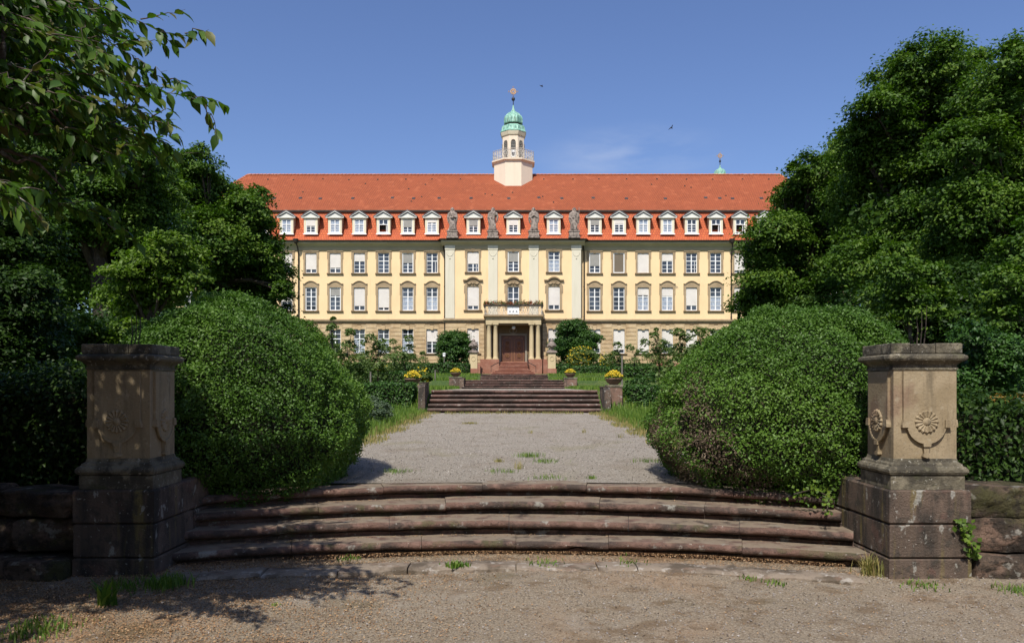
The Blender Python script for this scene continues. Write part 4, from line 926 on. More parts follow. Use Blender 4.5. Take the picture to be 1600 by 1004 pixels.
for s in (-1, 1):
    m = MB(); x = -.04+s*1.34
    m.tube([(x+s*.75, 74.6, 3.55), (x+s*.35, 75.1, 3.8), (x, 75.6, 3.95), (x, 76.9, 4.75)], .035, 6); m.tube([(x, 75.6, 3.2), (x, 75.6, 3.95)], .025, 6); m.tube([(x+s*.75, 74.6, 3.0), (x+s*.75, 74.6, 3.55)], .025, 6)
    m.build('handrail', M['iron'], es)
# retaining walls: rough courses of big stones
from mathutils import noise as mn
def rock(m, x0, x1, y0, y1, z0, z1, seed, amp=.03):
    n = 10; n2 = 3; rr_ = random.Random(seed); sh = [rr_.uniform(-.035, .035) for _ in range(8)]; tilt = rr_.uniform(-.05, .05)
    cx, cy, cz = (x0+x1)/2, (y0+y1)/2, (z0+z1)/2; hx, hy, hz = (x1-x0)/2, (y1-y0)/2, (z1-z0)/2
    idx = {}
    def vert(i, j, k):
        if (i, j, k) in idx: return idx[(i, j, k)]
        u, v, w_ = i/n*2-1, j/n2*2-1, k/n*2-1
        ax, ay, az = abs(u)**10, abs(v)**10, abs(w_)**10
        s = 1-.035*((ax*ay)+(ay*az)+(ax*az))
        p = Vector((cx+hx*u*s, cy+hy*v*s, cz+hz*w_*s))
        q = Vector((p.x, 0, p.z))*3+Vector((seed*1.3, 0, 0))
        d = mn.noise(q)*1.3+mn.noise(q*2.7)*.8+mn.noise(q*7)*.45
        if v < 0: p.y -= d*amp-tilt*u-.02*abs(w_)**3
        p.z += (sh[(u > 0)+2*(w_ > 0)]*abs(w_)*.5+mn.noise(q*2)*.012)*(1 if k else 0); p.x += mn.noise(q*2.2+Vector((5, 5, 5)))*.02*abs(u)
        idx[(i, j, k)] = len(m.v); m.v.append(tuple(p)); return idx[(i, j, k)]
    for a in range(n):
        for b in range(n): m.f.append((vert(a, 0, b), vert(a+1, 0, b), vert(a+1, 0, b+1), vert(a, 0, b+1)))
    for a in range(n2):
        for b in range(n):
            m.f.append((vert(0, a, b), vert(0, a, b+1), vert(0, a+1, b+1), vert(0, a+1, b))); m.f.append((vert(n, a, b), vert(n, a+1, b), vert(n, a+1, b+1), vert(n, a, b+1)))
            m.f.append((vert(b, a, n), vert(b+1, a, n), vert(b+1, a+1, n), vert(b, a+1, n)))
    m.f.append(tuple(vert(a, n2, 0) for a in range(n, -1, -1))+tuple(vert(0, n2, b) for b in range(1, n+1))+tuple(vert(a, n2, n) for a in range(1, n+1))+tuple(vert(n, n2, b) for b in range(n-1, 0, -1)))
for side, lab in ((1, 'rough retaining wall of lichen covered boulders right of the sunlit pillar'), (-1, 'mossy retaining wall of rough stones in deep shade left of the dark pillar')):
    root = empty('retaining_wall', (side*5.5, 7.1, 0), lab, 'wall'); base = 3.92 if side > 0 else -3.79
    for c, (z0, z1) in enumerate(((-.12, .20), (.21, .50), (.51, .77))):
        x = abs(base)+.012-(.0 if c else 0); k = 0
        while x < 8.6:
            L = rnd.uniform(.5, .95)+(.3 if c == 0 else 0); off = -.16*(c == 0)+rnd.uniform(-.03, .03); yb = 6.96-.07*(x-3.9)
            xa, xb = x, x+L-.02; q = MB(); a, b = (xa, xb) if side > 0 else (-xb, -xa)
            rock(q, a, b, yb+off+(0 if c else -.02), yb+.5, z0, z1+rnd.uniform(-.02, .0), k*7+c*131+side, .045 if c else .06); q.build('stone', M['rubble'], root, smooth=50); x += L; k += 1
# the two pillars -----------------------------------------------------
def pillar(x, y, side, label):
    """x: inner front corner; side +1 body extends to +x"""
    root = empty('stone_pillar', (x, y, 0), label, 'pillar')
    def bx(name, ins, z0, z1, mt, c=.012, ey=0, extra=0, w=.70, dep=.85):
        xa, xb = sorted((x+side*ins, x+side*(w-ins+extra))); m = MB(); m.box(xa, xb, y+ins, y+dep-ins+ey, z0, z1, c); return m.build(name, M[mt], root, at=(x, y, z0))
    bx('base_stone', -.002, -.1, .175, 'block', .012); bx('base_stone', .004, .183, .468, 'block', .012); bx('base_stone', 0, .475, .765, 'block', .014)
    # wing block along the stair
    xa, xb = sorted((x+side*.002, x+side*.34)); m = MB(); m.box(xa, xb, y+.862, y+1.75, -.1, .46, .012); m.box(xa, xb, y+.862, y+1.28, .466, .775, .02); m.build('wing_block', M['block'], root)
    W0, D0 = .70, .85
    ins = .018; cy = y
    def sq(m, prof, fx=0, n0=.0, d=.64):     # mitred square mouldings; prof: (inset, z) low to high
        vs = []; 
        for i, z in prof:
            xa, xb = sorted((x+side*i, x+side*(W0-.02-i)))
            vs += [(xa, y+i, z), (xb, y+i, z), (xb, y+d-i, z), (xa, y+d-i, z)]
        n = len(prof); fs = [(3, 2, 1, 0), tuple((n-1)*4+j for j in range(4))]
        for r_ in range(n-1):
            for j in range(4): fs.append((r_*4+j, r_*4+(j+1) % 4, r_*4+4+(j+1) % 4, r_*4+4+j))
        return m.add(vs, fs)
    m = MB(); sq(m, [(.022, .768), (.022, .885), (.03, .888)]); m.build('base_course', M['coping'], root)
    m = MB(); sq(m, [(.04, .889), (.012, .895), (-.002, .918), (-.002, .938), (.014, .962), (.03, .968), (.034, .985), (.058, 1.0), (.066, 1.03)]); m.build('base_moulding', M['coping'], root, smooth=25)
    s0, s1 = .066, .0
    m = MB(); sq(m, [(.068, 1.02), (.068, 1.80)]); sh = m.build('shaft', M['shaft'], root)
    cx0 = x+side*(W0-.02)/2; hw = (W0-.02)/2-.068; cyy = y+.32
    # relief of each face: corner strips, curved drop frame and rosette
    def face(frame):   # frame(u, out, z) -> world
        m = MB()
        def pris(poly, o0, o1):
            n = len(poly); m.add([frame(u, o0, z) for u, z in poly]+[frame(u, o1, z) for u, z in poly], [tuple(range(n)), tuple(range(2*n-1, n-1, -1))]+[(i, (i+1) % n, n+(i+1) % n, n+i) for i in range(n)])
        arc_ = [(.16*math.cos(a), 1.335+.165*math.sin(a)) for a in [math.pi+math.pi*i/14 for i in range(15)]]
        pris([(-.197, 1.785), (-.197, 1.342)]+arc_+[(.197, 1.342), (.197, 1.785)], 0, .024)
        rim = [(.172*math.cos(a), 1.335+.177*math.sin(a)) for a in [math.pi*1.08+math.pi*.84*i/12 for i in range(13)]]
        for (u0, z0), (u1, z1) in zip(rim, rim[1:]): pris([(u0, z0), (u1, z1), (u1*.9, 1.335+(z1-1.335)*.9), (u0*.9, 1.335+(z0-1.335)*.9)], .02, .034)
        for s in (-1, 1):
            pris([(s*.158, 1.300), (s*.212, 1.300), (s*.212, 1.325), (s*.200, 1.365), (s*.158, 1.365)], 0, .040)
        pris([(-.03, 1.135), (.03, 1.135), (.034, 1.165), (-.034, 1.165)], 0, .044); pris([(-.020, 1.075), (.020, 1.075), (.026, 1.134), (-.026, 1.134)], 0, .03); pris([(-.034, 1.05), (0, 1.035), (.034, 1.05), (.028, 1.074), (-.028, 1.074)], 0, .038)
        ob = m.build('relief_frame', M['shaft'], sh)
        m = MB(); n = 32; C0 = (0, 1.35); rr_ = .098
        rows = [(1.0, .02), (1.0, .032), (.90, .040), (.74, .035), (.50, .040), (.36, .034), (.27, .044), (.12, .050)]
        for f_, o in rows:
            for k in range(n):
                a = 2*math.pi*k/n; sc = (1+.05*math.cos(a*16) if f_ > .85 else 1); oo = o*(1+(.14*math.cos(a*16) if .4 < f_ < .95 else 0)); m.v.append(frame(C0[0]+rr_*f_*sc*math.cos(a), oo, C0[1]+rr_*f_*sc*math.sin(a)))
        for r_ in range(len(rows)-1):
            for k in range(n): a = r_*n+k; b = r_*n+(k+1) % n; m.f.append((a, b, b+n, a+n))
        m.f.append(tuple((len(rows)-1)*n+k for k in range(n)))
        m.build('rosette', M['shaft'], sh, smooth=40)
    y0f = y+.068
    face(lambda u, o, z: (cx0+u, y0f-o, z))
    xin = x+side*.068; face(lambda u, o, z: (xin-side*o, cyy+u*side*1.0*.97, z))
    xo = x+side*(W0-.02-.068); face(lambda u, o, z: (xo+side*o, cyy-u*side*.97, z))
    m = MB(); sq(m, [(.058, 1.797), (.058, 1.815), (.066, 1.818), (.064, 1.84), (.048, 1.855), (.032, 1.87), (.012, 1.878), (.002, 1.895), (.004, 1.915), (.025, 1.93), (.042, 1.935)]); m.build('cornice', M['coping'], root, smooth=25)
    # attic blocks
    at = MB(); xa, xb = sorted((x+side*.035, x+side*(W0-.055))); L = xb-xa
    for u0, u1 in ((0, .27), (.28, .62), (.63, 1.0)) if side > 0 else ((0, .36), (.37, .66), (.67, 1.0)):
        at.box(xa+L*u0, xa+L*u1, y+.035+rnd.uniform(0, .006), y+.605, 1.936, 2.0+.022+rnd.uniform(-.006, .006), .006)
    at.build('attic_block', M['coping'], root)
    return root
pillar(3.215, 6.85, 1, 'sunlit tall sandstone pillar with carved rosettes at the right end of the curved steps')
pillar(-3.09, 6.87, -1, 'dark shaded sandstone pillar under the cherry branches at the left end of the curved steps')
# ------------------------------------------------------------------ clipped box domes in the foreground
def dome(label, cx, cy, zb, rx, rx2, ry, h, cz, n, seed, flip=1, dry=None, group=None, leaf=.030):
    g = np.random.default_rng(seed); root = empty('box_bush', (cx, cy, zb), label, 'bush', group)
    d = unit(g.normal(size=(n, 3))); d[:, 2] = np.where(d[:, 2] < -.1, -d[:, 2], d[:, 2]); low = g.random(n) < .30
    d[low, 2] = -.58*g.random(low.sum()); d = unit(d)
    keep = (d[:, 1] < .4) | (g.random(n) < .5); d = d[keep]; n = len(d)
    g0 = unit(g.normal(size=(16, 3)))
    b = 0
    for k in range(9): b = b+.014*np.sin((d@g0[k])*(3.0+k*1.8)+k+2*np.sin((d@g0[(k+4) % 9])*3))
    for k in range(6): b = b+.009*np.sin((d@g0[9+k])*(14+k*9)+k*2+3*np.sin((d@g0[(k*3) % 9])*5))
    rad = 1+b; z = d[:, 2]*rad; low = np.clip(-z, 0, 1)
    sxl = np.where(d[:, 0]*flip > 0, rx2, rx); wid = 1-.13*low-.13*np.clip(z, 0, 1)
    hd = np.maximum(np.hypot(d[:, 0], d[:, 1]), 1e-6); sq_ = 1/np.power(np.power(np.abs(d[:, 0]/hd), 2.6)+np.power(np.abs(d[:, 1]/hd), 2.6), 1/2.6); d = d*np.stack([sq_, sq_, np.ones(n)], 1)
    P_ = np.stack([d[:, 0]*rad*sxl*wid, d[:, 1]*rad*ry*(1-.12*low), np.where(z > 0, z*(h-cz), z*(cz+.15)*1.45)+cz], 1)
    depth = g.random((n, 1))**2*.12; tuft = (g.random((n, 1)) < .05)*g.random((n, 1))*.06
    P_ = P_-d*depth+d*tuft+g.normal(size=(n, 3))*.012
    P_[:, 2] = np.maximum(P_[:, 2], np.where(P_[:, 1]+cy > 8.6, .10, .0)+.03*g.random(n))
    d = unit(d)
    tone = .52-depth[:, 0]*3+.35*g.random(n)+.12*np.sin((d@g0[7])*4+1)+.1*np.sin((d@g0[3])*9)  # tone falls with depth, painting shade into the crevices
    mats = (d@unit(np.array([[dry[0], dry[1], dry[2]]]))[0] > dry[3]+.12*np.sin((d@g0[5])*13)+.10*g.normal(size=n)) if dry else np.zeros(n, bool)
    N = d*.6+UP*.35+g.normal(size=(n, 3))*.75
    a = ~mats
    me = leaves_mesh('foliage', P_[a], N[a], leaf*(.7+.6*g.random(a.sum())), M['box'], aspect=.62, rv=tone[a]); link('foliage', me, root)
    if mats.any():
        k = mats; me = leaves_mesh('dry_patch', P_[k], N[k], leaf*1.3*(.7+.6*g.random(k.sum())), M['boxdry'], aspect=.3); link('dry_patch', me, root)
    # dark twig core filling the inside
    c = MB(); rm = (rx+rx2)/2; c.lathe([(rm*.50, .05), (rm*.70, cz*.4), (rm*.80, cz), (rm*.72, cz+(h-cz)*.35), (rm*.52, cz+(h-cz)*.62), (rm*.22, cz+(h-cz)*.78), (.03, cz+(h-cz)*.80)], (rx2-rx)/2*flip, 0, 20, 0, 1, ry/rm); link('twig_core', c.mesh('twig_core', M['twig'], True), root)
    return root
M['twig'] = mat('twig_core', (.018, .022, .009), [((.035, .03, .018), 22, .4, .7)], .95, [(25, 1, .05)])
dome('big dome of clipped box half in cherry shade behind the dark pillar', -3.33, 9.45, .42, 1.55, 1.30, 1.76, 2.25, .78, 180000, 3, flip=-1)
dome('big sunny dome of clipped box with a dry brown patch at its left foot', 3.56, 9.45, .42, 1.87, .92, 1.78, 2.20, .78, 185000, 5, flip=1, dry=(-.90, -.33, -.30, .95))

def hedge(label, x0, x1, y0, y1, z0, z1, leaf, dens=1.7, name='hedge', cat='hedge', m=None, wav=.05):
    root = empty(name, ((x0+x1)/2, y0, z0), label, cat); o = np.array([(x0+x1)/2, y0, z0]); L, D, H = x1-x0, y1-y0, z1-z0
    A = L*H, L*D, D*H; per = dens/(leaf*leaf*.32)
    pts = []; nn = []
    for area, mk, nv in ((A[0], lambda n: np.stack([x0+L*nrng.random(n), np.full(n, y0), z0+H*nrng.random(n)], 1), (0, -1, .3)),
                         (A[1], lambda n: np.stack([x0+L*nrng.random(n), y0+D*nrng.random(n), np.full(n, z1)], 1), (0, 0, 1)),
                         (A[2], lambda n: np.stack([np.full(n, x0), y0+D*nrng.random(n), z0+H*nrng.random(n)], 1), (-1, 0, .3)),
                         (A[2], lambda n: np.stack([np.full(n, x1), y0+D*nrng.random(n), z0+H*nrng.random(n)], 1), (1, 0, .3))):
        n = int(area*per); p = mk(n); pts.append(p); nn.append(np.tile(np.array(nv, float), (n, 1)))
    p = np.concatenate(pts); nv = np.concatenate(nn); n = len(p)
    p = p+nrng.normal(size=(n, 3))*wav*.5-nv*(nrng.random((n, 1))**2*wav)+nv*wav*.6*np.sin(p[:, :1]*5+p[:, 1:2]*3)
    me = leaves_mesh('foliage', p-o, nv*.6+UP*.3+nrng.normal(size=(n, 3))*.6, leaf*(.7+.6*nrng.random(n)), m or M['hedge']); link('foliage', me, root)
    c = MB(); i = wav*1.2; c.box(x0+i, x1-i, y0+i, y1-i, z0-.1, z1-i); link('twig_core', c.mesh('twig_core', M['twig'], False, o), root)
    return root
hedge('low clipped hedge beside the left end of the lowest garden steps', -9.5, -3.35, 26.2, 27.4, .95, 1.74, .085)
hedge('low clipped hedge beside the right end of the lowest garden steps', 3.75, 10, 26.3, 27.4, .95, 1.66, .085)
hedge('dark hedge behind the flower bowl at the left of the lowest steps', -10, -4.9, 38, 39.3, 1.5, 2.35, .12)
hedge('dark hedge behind the large flower bowl at the right', 5.2, 13, 44, 45.3, 1.9, 2.72, .13)
hedge('long clipped hedge below the round tree left of the entrance', -13, -3.5, 62, 63.2, 2.55, 3.45, .16)
hedge('small square hedge beside the left urn pillar', -5.6, -3.75, 64.6, 65.6, 2.6, 3.02, .16)
hedge('long clipped hedge below the yellow shrub right of the entrance', 3.7, 8.2, 60.5, 61.7, 2.5, 3.18, .16)
hedge('strip of hedge between the right urn pillar and the tall shrub', 3.9, 13, 73.2, 74.2, 2.8, 3.75, .17)
hedge('strip of hedge under the windows left of the entrance', -14, -4.1, 73.0, 74.0, 2.8, 3.75, .17)
# planters on their pedestals
def planter(x, y, zt, r, pw, ped_h, label, plabel, flowers=260):
    pd = empty('pedestal', (x, y, zt-ped_h), plabel, 'pedestal'); m = MB(); m.box(x-pw/2, x+pw/2, y-pw/2, y+pw/2, zt-ped_h-.3, zt-.09, .015); m.build('pedestal_block', M['oldred'], pd)
    m = MB(); m.box(x-pw/2-.02, x+pw/2+.02, y-pw/2-.02, y+pw/2+.02, zt-.088, zt, .012); m.build('pedestal_cap', M['coping'], pd)
    b = empty('flower_bowl', (x, y, zt), label, 'planter'); h = r*.75
    m = MB(); m.lathe([(r*.45, zt+.002), (r*.55, zt+.03), (r*.8, zt+h*.4), (r*.97, zt+h*.8), (r*1.03, zt+h*.88), (r*1.02, zt+h), (r*.9, zt+h), (r*.85, zt+h*.85)], x, y, 20); m.build('bowl', M['terracotta'], b, smooth=40)
    g = nrng; n = flowers
    a = g.random(n)*6.283; q = np.sqrt(g.random(n))*r*1.05; z = h*1.0+(r*.75)*(1-(q/(r*1.2))**2)*g.random(n)
    C = np.stack([q*np.cos(a), q*np.sin(a), z], 1); me = leaves_mesh('leaf_cushion', C, g.normal(size=(n, 3))+UP, r*.28, M['hedge']); link('leaf_cushion', me, b)
    n2 = int(n*1.3); a = g.random(n2)*6.283; q = np.sqrt(g.random(n2))*r*1.05; z = h*1.05+(r*.85)*(1-(q/(r*1.2))**2)*(.5+.6*g.random(n2))
    C = np.stack([q*np.cos(a), q*np.sin(a), z], 1); me = leaves_mesh('yellow_flower', C, g.normal(size=(n2, 3))*.6+UP-np.array([0, .6, 0]), r*.17, M['yellow'], aspect=.9); link('yellow_flower', me, b)['kind'] = 'stuff'
def PX(px, d): return (px-803)*d/1250
planter(PX(645, 28.3), 28.3, 1.72, .30, .42, .4, 'wide stone bowl of yellow pansies left of the lowest garden steps', 'low red block carrying the left front flower bowl')
planter(PX(959, 26.6), 26.6, 1.72, .29, .50, .85, 'wide stone bowl of yellow pansies right of the lowest garden steps', 'red sandstone block under the right front flower bowl')
planter(PX(712, 40.6), 40.6, 2.16, .27, .62, .5, 'smaller distant bowl of yellow pansies left of the second steps', 'red sandstone block under the smaller left flower bowl')
planter(PX(891, 40.6), 40.6, 2.12, .27, .64, .5, 'smaller distant bowl of yellow pansies right of the second steps', 'red sandstone block under the smaller right flower bowl')
for x, y, z0, z1, lab in ((PX(661, 26.2), 26.0, .7, 1.75, 'dark upright end stone at the left of the lowest garden steps'), (PX(947, 26.1), 26.0, .7, 1.62, 'grey upright end stone at the right of the lowest garden steps'), (PX(722, 40.3), 40.2, 1.4, 2.06, 'dark upright end stone left of the second steps')):
    m = MB(); m.prism_x([(y-.25, z0), (y+1.0, z0), (y+1.0, z1), (y-.05, z1), (y-.22, z1-.1)], x-.11, x+.11); m.box(x-.125, x+.125, y+.0, y+1.02, z1+.003, z1+.05, .01)
    tag(m.build('end_stone', M['block'], None, at=(x, y, z0)), lab, 'stair wall')
# urn pillars before the entrance
for x, lab in ((PX(740, 70), 'sandstone pillar with carved urn on the left of the entrance steps'), (PX(862, 70), 'sandstone pillar with carved urn on the right of the entrance steps')):
    YU = 70; u = empty('urn_pillar', (x, YU, 2.5), lab, 'urn pillar')
    m = MB(); m.box(x-.40, x+.40, YU-.4, YU+.4, 2.3, 3.22, .02); m.build('foot', M['redsand'], u)
    m = MB(); m.box(x-.33, x+.33, YU-.33, YU+.33, 3.225, 4.60, .015); m.tube([(x+.17*math.cos(t), YU-.34, 4.1+.2*math.sin(t)) for t in [2*math.pi*j/14 for j in range(15)]], .03, 5); m.build('pillar_block', M['column'], u)
    m = MB(); m.box(x-.46, x+.46, YU-.46, YU+.46, 4.605, 4.72, .03); m.box(x-.40, x+.40, YU-.4, YU+.4, 4.722, 4.80, .02); m.build('pillar_cap', M['statue'], u)
    m = MB(); m.lathe([(.26, 4.805), (.28, 4.86), (.13, 4.93), (.12, 4.98), (.30, 5.1), (.39, 5.24), (.41, 5.32), (.34, 5.38), (.36, 5.42), (.22, 5.5), (.13, 5.62), (.17, 5.68), (.12, 5.76), (.03, 5.86)], x, YU, 16)
    for j in range(6): a = math.pi/3*j; m.tube([(x+.38*math.cos(a), YU+.38*math.sin(a), 5.28), (x+.43*math.cos(a+.5), YU+.43*math.sin(a+.5), 5.18), (x+.38*math.cos(a+1.04), YU+.38*math.sin(a+1.04), 5.28)], .04, 5)
    m.build('urn', M['statue'], u, smooth=40)
# garden lamp
lp = empty('garden_lamp', (PX(694, 66), 66, 2.8), 'small white headed garden lamp post before the round tree', 'lamp post')
m = MB(); x = PX(694, 66); m.tube([(x, 66, 2.4), (x, 66, 4.1)], .035, 8); m.build('post', M['post'], lp); m = MB(); m.lathe([(.04, 4.10), (.10, 4.14), (.13, 4.34), (.12, 4.36), (.17, 4.38), (.03, 4.46)], x, 66, 12); m.build('lamp_head', M['white'], lp, smooth=40)
for px, d, h, lab in ((972, 33, 1.35, 'thin grey marker post in the grass right of the garden steps'), (680, 42, .5, 'short pale stub post near the left smaller flower bowl'), (579, 33, .7, 'short pale post at the dark hedge on the left')):
    x = PX(px, d); m = MB(); m.tube([(x, d, zp(d)-.1), (x, d, zp(d)+h)], .035, 8); m.lathe([(.045, zp(d)+h), (.045, zp(d)+h+.03)], x, d, 8); tag(m.build('post', M['post'], None, at=(x, d, zp(d))), lab, 'post')
# statues on the cornice ------------------------------------------------
def statue(x, label, seed, arm, lean=0):
    g = random.Random(seed); y = 78.72; z0 = 16.22
    root = empty('statue', (x, y, z0), label, 'statue', )
    m = MB(); m.box(x-.58, x+.58, y-.42, y+.45, z0, z0+.18, .02); m.box(x-.50, x+.50, y-.35, y+.38, z0+.182, z0+.62, .03); m.box(x-.56, x+.56, y-.41, y+.44, z0+.622, z0+.74, .03); m.build('statue_plinth', M['statue'], root)
    zb = z0+.742; H = 2.3; m = MB(); n = 28
    prof = [(0, .40, .32), (.08, .41, .33), (.3, .36, .29), (.55, .33, .27), (.85, .35, .27), (1.1, .34, .25), (1.3, .33, .24), (1.5, .35, .25), (1.72, .39, .24), (1.84, .36, .2), (1.90, .2, .16), (1.94, .10, .11), (1.99, .10, .11)]
    for z, a, b in prof:
        sway = lean*math.sin(z*1.7)*.09
        for k in range(n):
            t = 2*math.pi*k/n; fold = 1+(.09*math.sin(6*t+z*1.3*lean+seed)+.05*math.sin(11*t+seed*2+z))*(1 if z < 1.4 else .35 if z < 1.8 else 0)
            m.v.append((x+sway+a*fold*math.cos(t), y+b*fold*math.sin(t), zb+z))
    for r_ in range(len(prof)-1):
        for k in range(n): a = r_*n+k; b = r_*n+(k+1) % n; m.f.append((a, b, b+n, a+n))
    m.f.append(tuple(range(n))[::-1]); m.f.append(tuple((len(prof)-1)*n+k for k in range(n)))
    # head with face, beard/veil
    sw = lean*math.sin(3.4)*.09; hx, hy, hz = x+sw, y-.02, zb+2.14
    for j in range(9):
        ph = -math.pi/2+math.pi*j/8
        for k in range(14):
            t = 2*math.pi*k/14; r1 = .13*math.cos(ph); px_, py_, pz_ = r1*math.cos(t), r1*1.15*math.sin(t), .18*math.sin(ph)
            if py_ < -.09 and abs(pz_) < .07: py_ -= .02*(1-abs(px_)/.13)
            m.v.append((hx+px_, hy+py_, hz+pz_))
    o = len(m.v)-9*14
    for j in range(8):
        for k in range(14): a = o+j*14+k; b = o+j*14+(k+1) % 14; m.f.append((a, b, b+14, a+14))
    m.tube([(hx, hy-.13, hz+.03), (hx, hy-.175, hz-.03)], [.02, .028], 5)                  # nose
    m.tube([(hx, hy-.11, hz-.10), (hx, hy-.15, hz-.2), (hx, hy-.13, hz-.28)], [.06, .05, .015], 6)   # beard
    m.tube([(hx-.12, hy+.04, hz+.08), (hx-.15, hy+.05, hz-.1), (hx-.16, hy+.04, hz-.25)], [.06, .07, .05], 6); m.tube([(hx+.12, hy+.04, hz+.08), (hx+.15, hy+.05, hz-.1), (hx+.16, hy+.04, hz-.25)], [.06, .07, .05], 6)
    sh = zb+1.74
    for s in (-1, 1):
        S0 = (x+s*.32, y, sh)
        if arm == 'book' or (arm == 'raise' and s < 0): E = (x+s*.43, y-.10, zb+1.28); Hn = (x+s*.10, y-.34, zb+1.33+.06*s)
        elif arm == 'raise': E = (x+s*.46, y-.16, zb+1.36); Hn = (x+s*.24, y-.34, zb+1.74)
        elif arm == 'staff': E = (x+s*.45, y-.06, zb+1.28); Hn = (x+s*.42, y-.34, zb+1.35) if s > 0 else (x-.12, y-.32, zb+1.25)
        else: E = (x+s*.44, y-.04, zb+1.25); Hn = (x+s*.05, y-.33, zb+1.48)
        m.tube([S0, ((S0[0]+E[0])/2+s*.02, (S0[1]+E[1])/2, (S0[2]+E[2])/2), E, ((E[0]+Hn[0])/2, (E[1]+Hn[1])/2, (E[2]+Hn[2])/2-.03), Hn], [.14, .13, .12, .10, .055], 9)
        m.tube([E, (E[0]-s*.03, E[1]+.02, E[2]-.35), (E[0]-s*.1, E[1]+.05, E[2]-.62)], [.12, .09, .03], 7)       # hanging sleeve
        for q in range(4): m.tube([Hn, (Hn[0]-s*.05+.015*q, Hn[1]-.05, Hn[2]+.05-.03*q), (Hn[0]-s*.10, Hn[1]-.06, Hn[2]+.045-.03*q)], [.022, .018, .012], 5)
    # cloak folds falling across the body
    for q in range(5): m.tube([(x-.30+.1*q, y-.27, zb+1.3-.12*q), (x-.2+.12*q, y-.34, zb+.8-.06*q), (x-.26+.14*q+.06*lean, y-.35, zb+.08)], [.05, .06, .045], 6)
    me = m.mesh('figure', M['statue'], False); ob = bpy.data.objects.new('figure', me); COL.objects.link(ob)
    rm = ob.modifiers.new('r', 'REMESH'); rm.mode = 'VOXEL'; rm.voxel_size = .035; sm = ob.modifiers.new('s', 'SMOOTH'); sm.factor = .4; sm.iterations = 2
    me2 = bpy.data.meshes.new_from_object(ob.evaluated_get(bpy.context.evaluated_depsgraph_get())); bpy.data.objects.remove(ob)
    me2.transform(Matrix.Translation((-x, -y, -z0))); me2.shade_smooth(); me2.materials.clear(); me2.materials.append(M['statue'])
    fg = link('figure', me2, root)
    if arm == 'book': m = MB(); m.box(x-.13, x+.13, y-.47, y-.40, zb+1.22, zb+1.55, .01); m.build('book', M['statue'], root)
    if arm == 'staff': m = MB(); m.tube([(x+.44, y-.40, zb), (x+.46, y-.38, zb+2.25)], .03, 6); m.build('staff', M['statue'], root)
statue(PX(707, 78.72), 'grey stone saint holding a book, leftmost of the four figures on the cornice', 1, 'book', .6)
statue(PX(770, 78.72), 'grey stone saint with one raised hand, second cornice figure from the left', 2, 'raise', -.8)
statue(PX(834, 78.72), 'grey stone saint with folded hands, third cornice figure from the left', 3, 'pray', 1)
statue(PX(897, 78.72), 'grey stone saint leaning on a staff, rightmost of the four cornice figures', 4, 'staff', -.5)
# birds
for px, py, d, lab, roll in ((846, 135, 70, 'dark bird gliding high in the sky right of the turret star', .3), (1049, 200, 70, 'small dark bird in the sky over the right part of the roof', -.5)):
    p = P(px, py, d); m = MB(); m.tube([(-.16, 0, 0), (-.06, 0, .01), (.08, 0, .015), (.13, 0, .02), (.17, 0, .015)], [.012, .035, .04, .028, .006], 8)
    b = m.mesh('body', M['iron'], True); o = tag(link('bird', b, None, p), lab, 'bird'); o.rotation_euler = (roll, .2, .5)
    for s in (-1, 1):
        q = MB(); q.add([(.06, 0, .02), (-.04, 0, .02), (.02, s*.18, .09), (-.06, s*.17, .085), (-.08, s*.34, .05), (.06, 0, .012), (-.04, 0, .012), (.02, s*.18, .082), (-.06, s*.17, .077), (-.08, s*.34, .045)], [(0, 1, 3, 2), (2, 3, 4), (6, 5, 7, 8), (8, 7, 9)]); link('wing', q.mesh('wing', M['iron']), o)
# ------------------------------------------------------------------ trees and shrubs of the park
# right hand trees
tree('linden_tree', 'large linden whose branches reach over the right end of the building', 'tree', P(1235, 604, 42)*1+Vector((0, 0, 1.0)),
     pb([(1272, 272, 36), (1235, 305, 24), (1262, 345, 52), (1212, 372, 44), (1188, 405, 30), (1245, 420, 60), (1196, 455, 42), (1172, 488, 30), (1235, 500, 50), (1310, 300, 50), (1320, 400, 65), (1310, 480, 55), (1330, 240, 36)], 42, 2.2), .17, M['linden'], M['bark'], 1.9, .9, .45)
tree('linden_tree', 'tallest linden with the round crown standing against the sky at right', 'tree', P(1440, 604, 34)+Vector((0, 0, .6)),
     pb([(1455, 106, 48), (1408, 128, 42), (1500, 120, 46), (1378, 182, 44), (1338, 228, 40), (1440, 190, 68), (1520, 200, 66), (1395, 262, 66), (1350, 318, 50), (1470, 300, 75), (1400, 370, 70), (1345, 420, 50), (1470, 410, 75)], 34, 2.2), .15, M['linden'], M['bark'], 1.9, .8, .5)
tree('linden_tree', 'broad linden cut off by the right edge of the picture', 'tree', P(1640, 604, 26)+Vector((0, 0, .4)),
     pb([(1590, 112, 50), (1555, 165, 55), (1640, 150, 75), (1520, 240, 55), (1590, 250, 75), (1680, 260, 90), (1530, 330, 60), (1500, 400, 55), (1590, 370, 75), (1690, 380, 90), (1560, 450, 65), (1650, 480, 80), (1480, 330, 40)], 26, 1.8), .12, M['linden'], M['bark'], 1.9, .6, .4)
tree('maple_tree', 'young light green maple with thin stem behind the right pillar', 'tree', P(1426, 604, 17)+Vector((0, 0, -.2)),
     pb([(1400, 430, 32), (1440, 440, 34), (1378, 470, 28), (1420, 478, 36), (1462, 480, 30), (1400, 395, 20)], 17, .7), .085, M['linden'], M['bark'], 1.3, .35, .05)
tree('maple_tree', 'loose leafy branches hanging at the right picture edge above the shrubs', 'tree', P(1700, 640, 15)+Vector((0, 0, 0)),
     pb([(1570, 450, 38), (1590, 400, 34), (1610, 470, 50), (1560, 500, 30), (1640, 380, 60)], 15, .7), .08, M['linden'], M['bark'], 1.3, .4, .12)
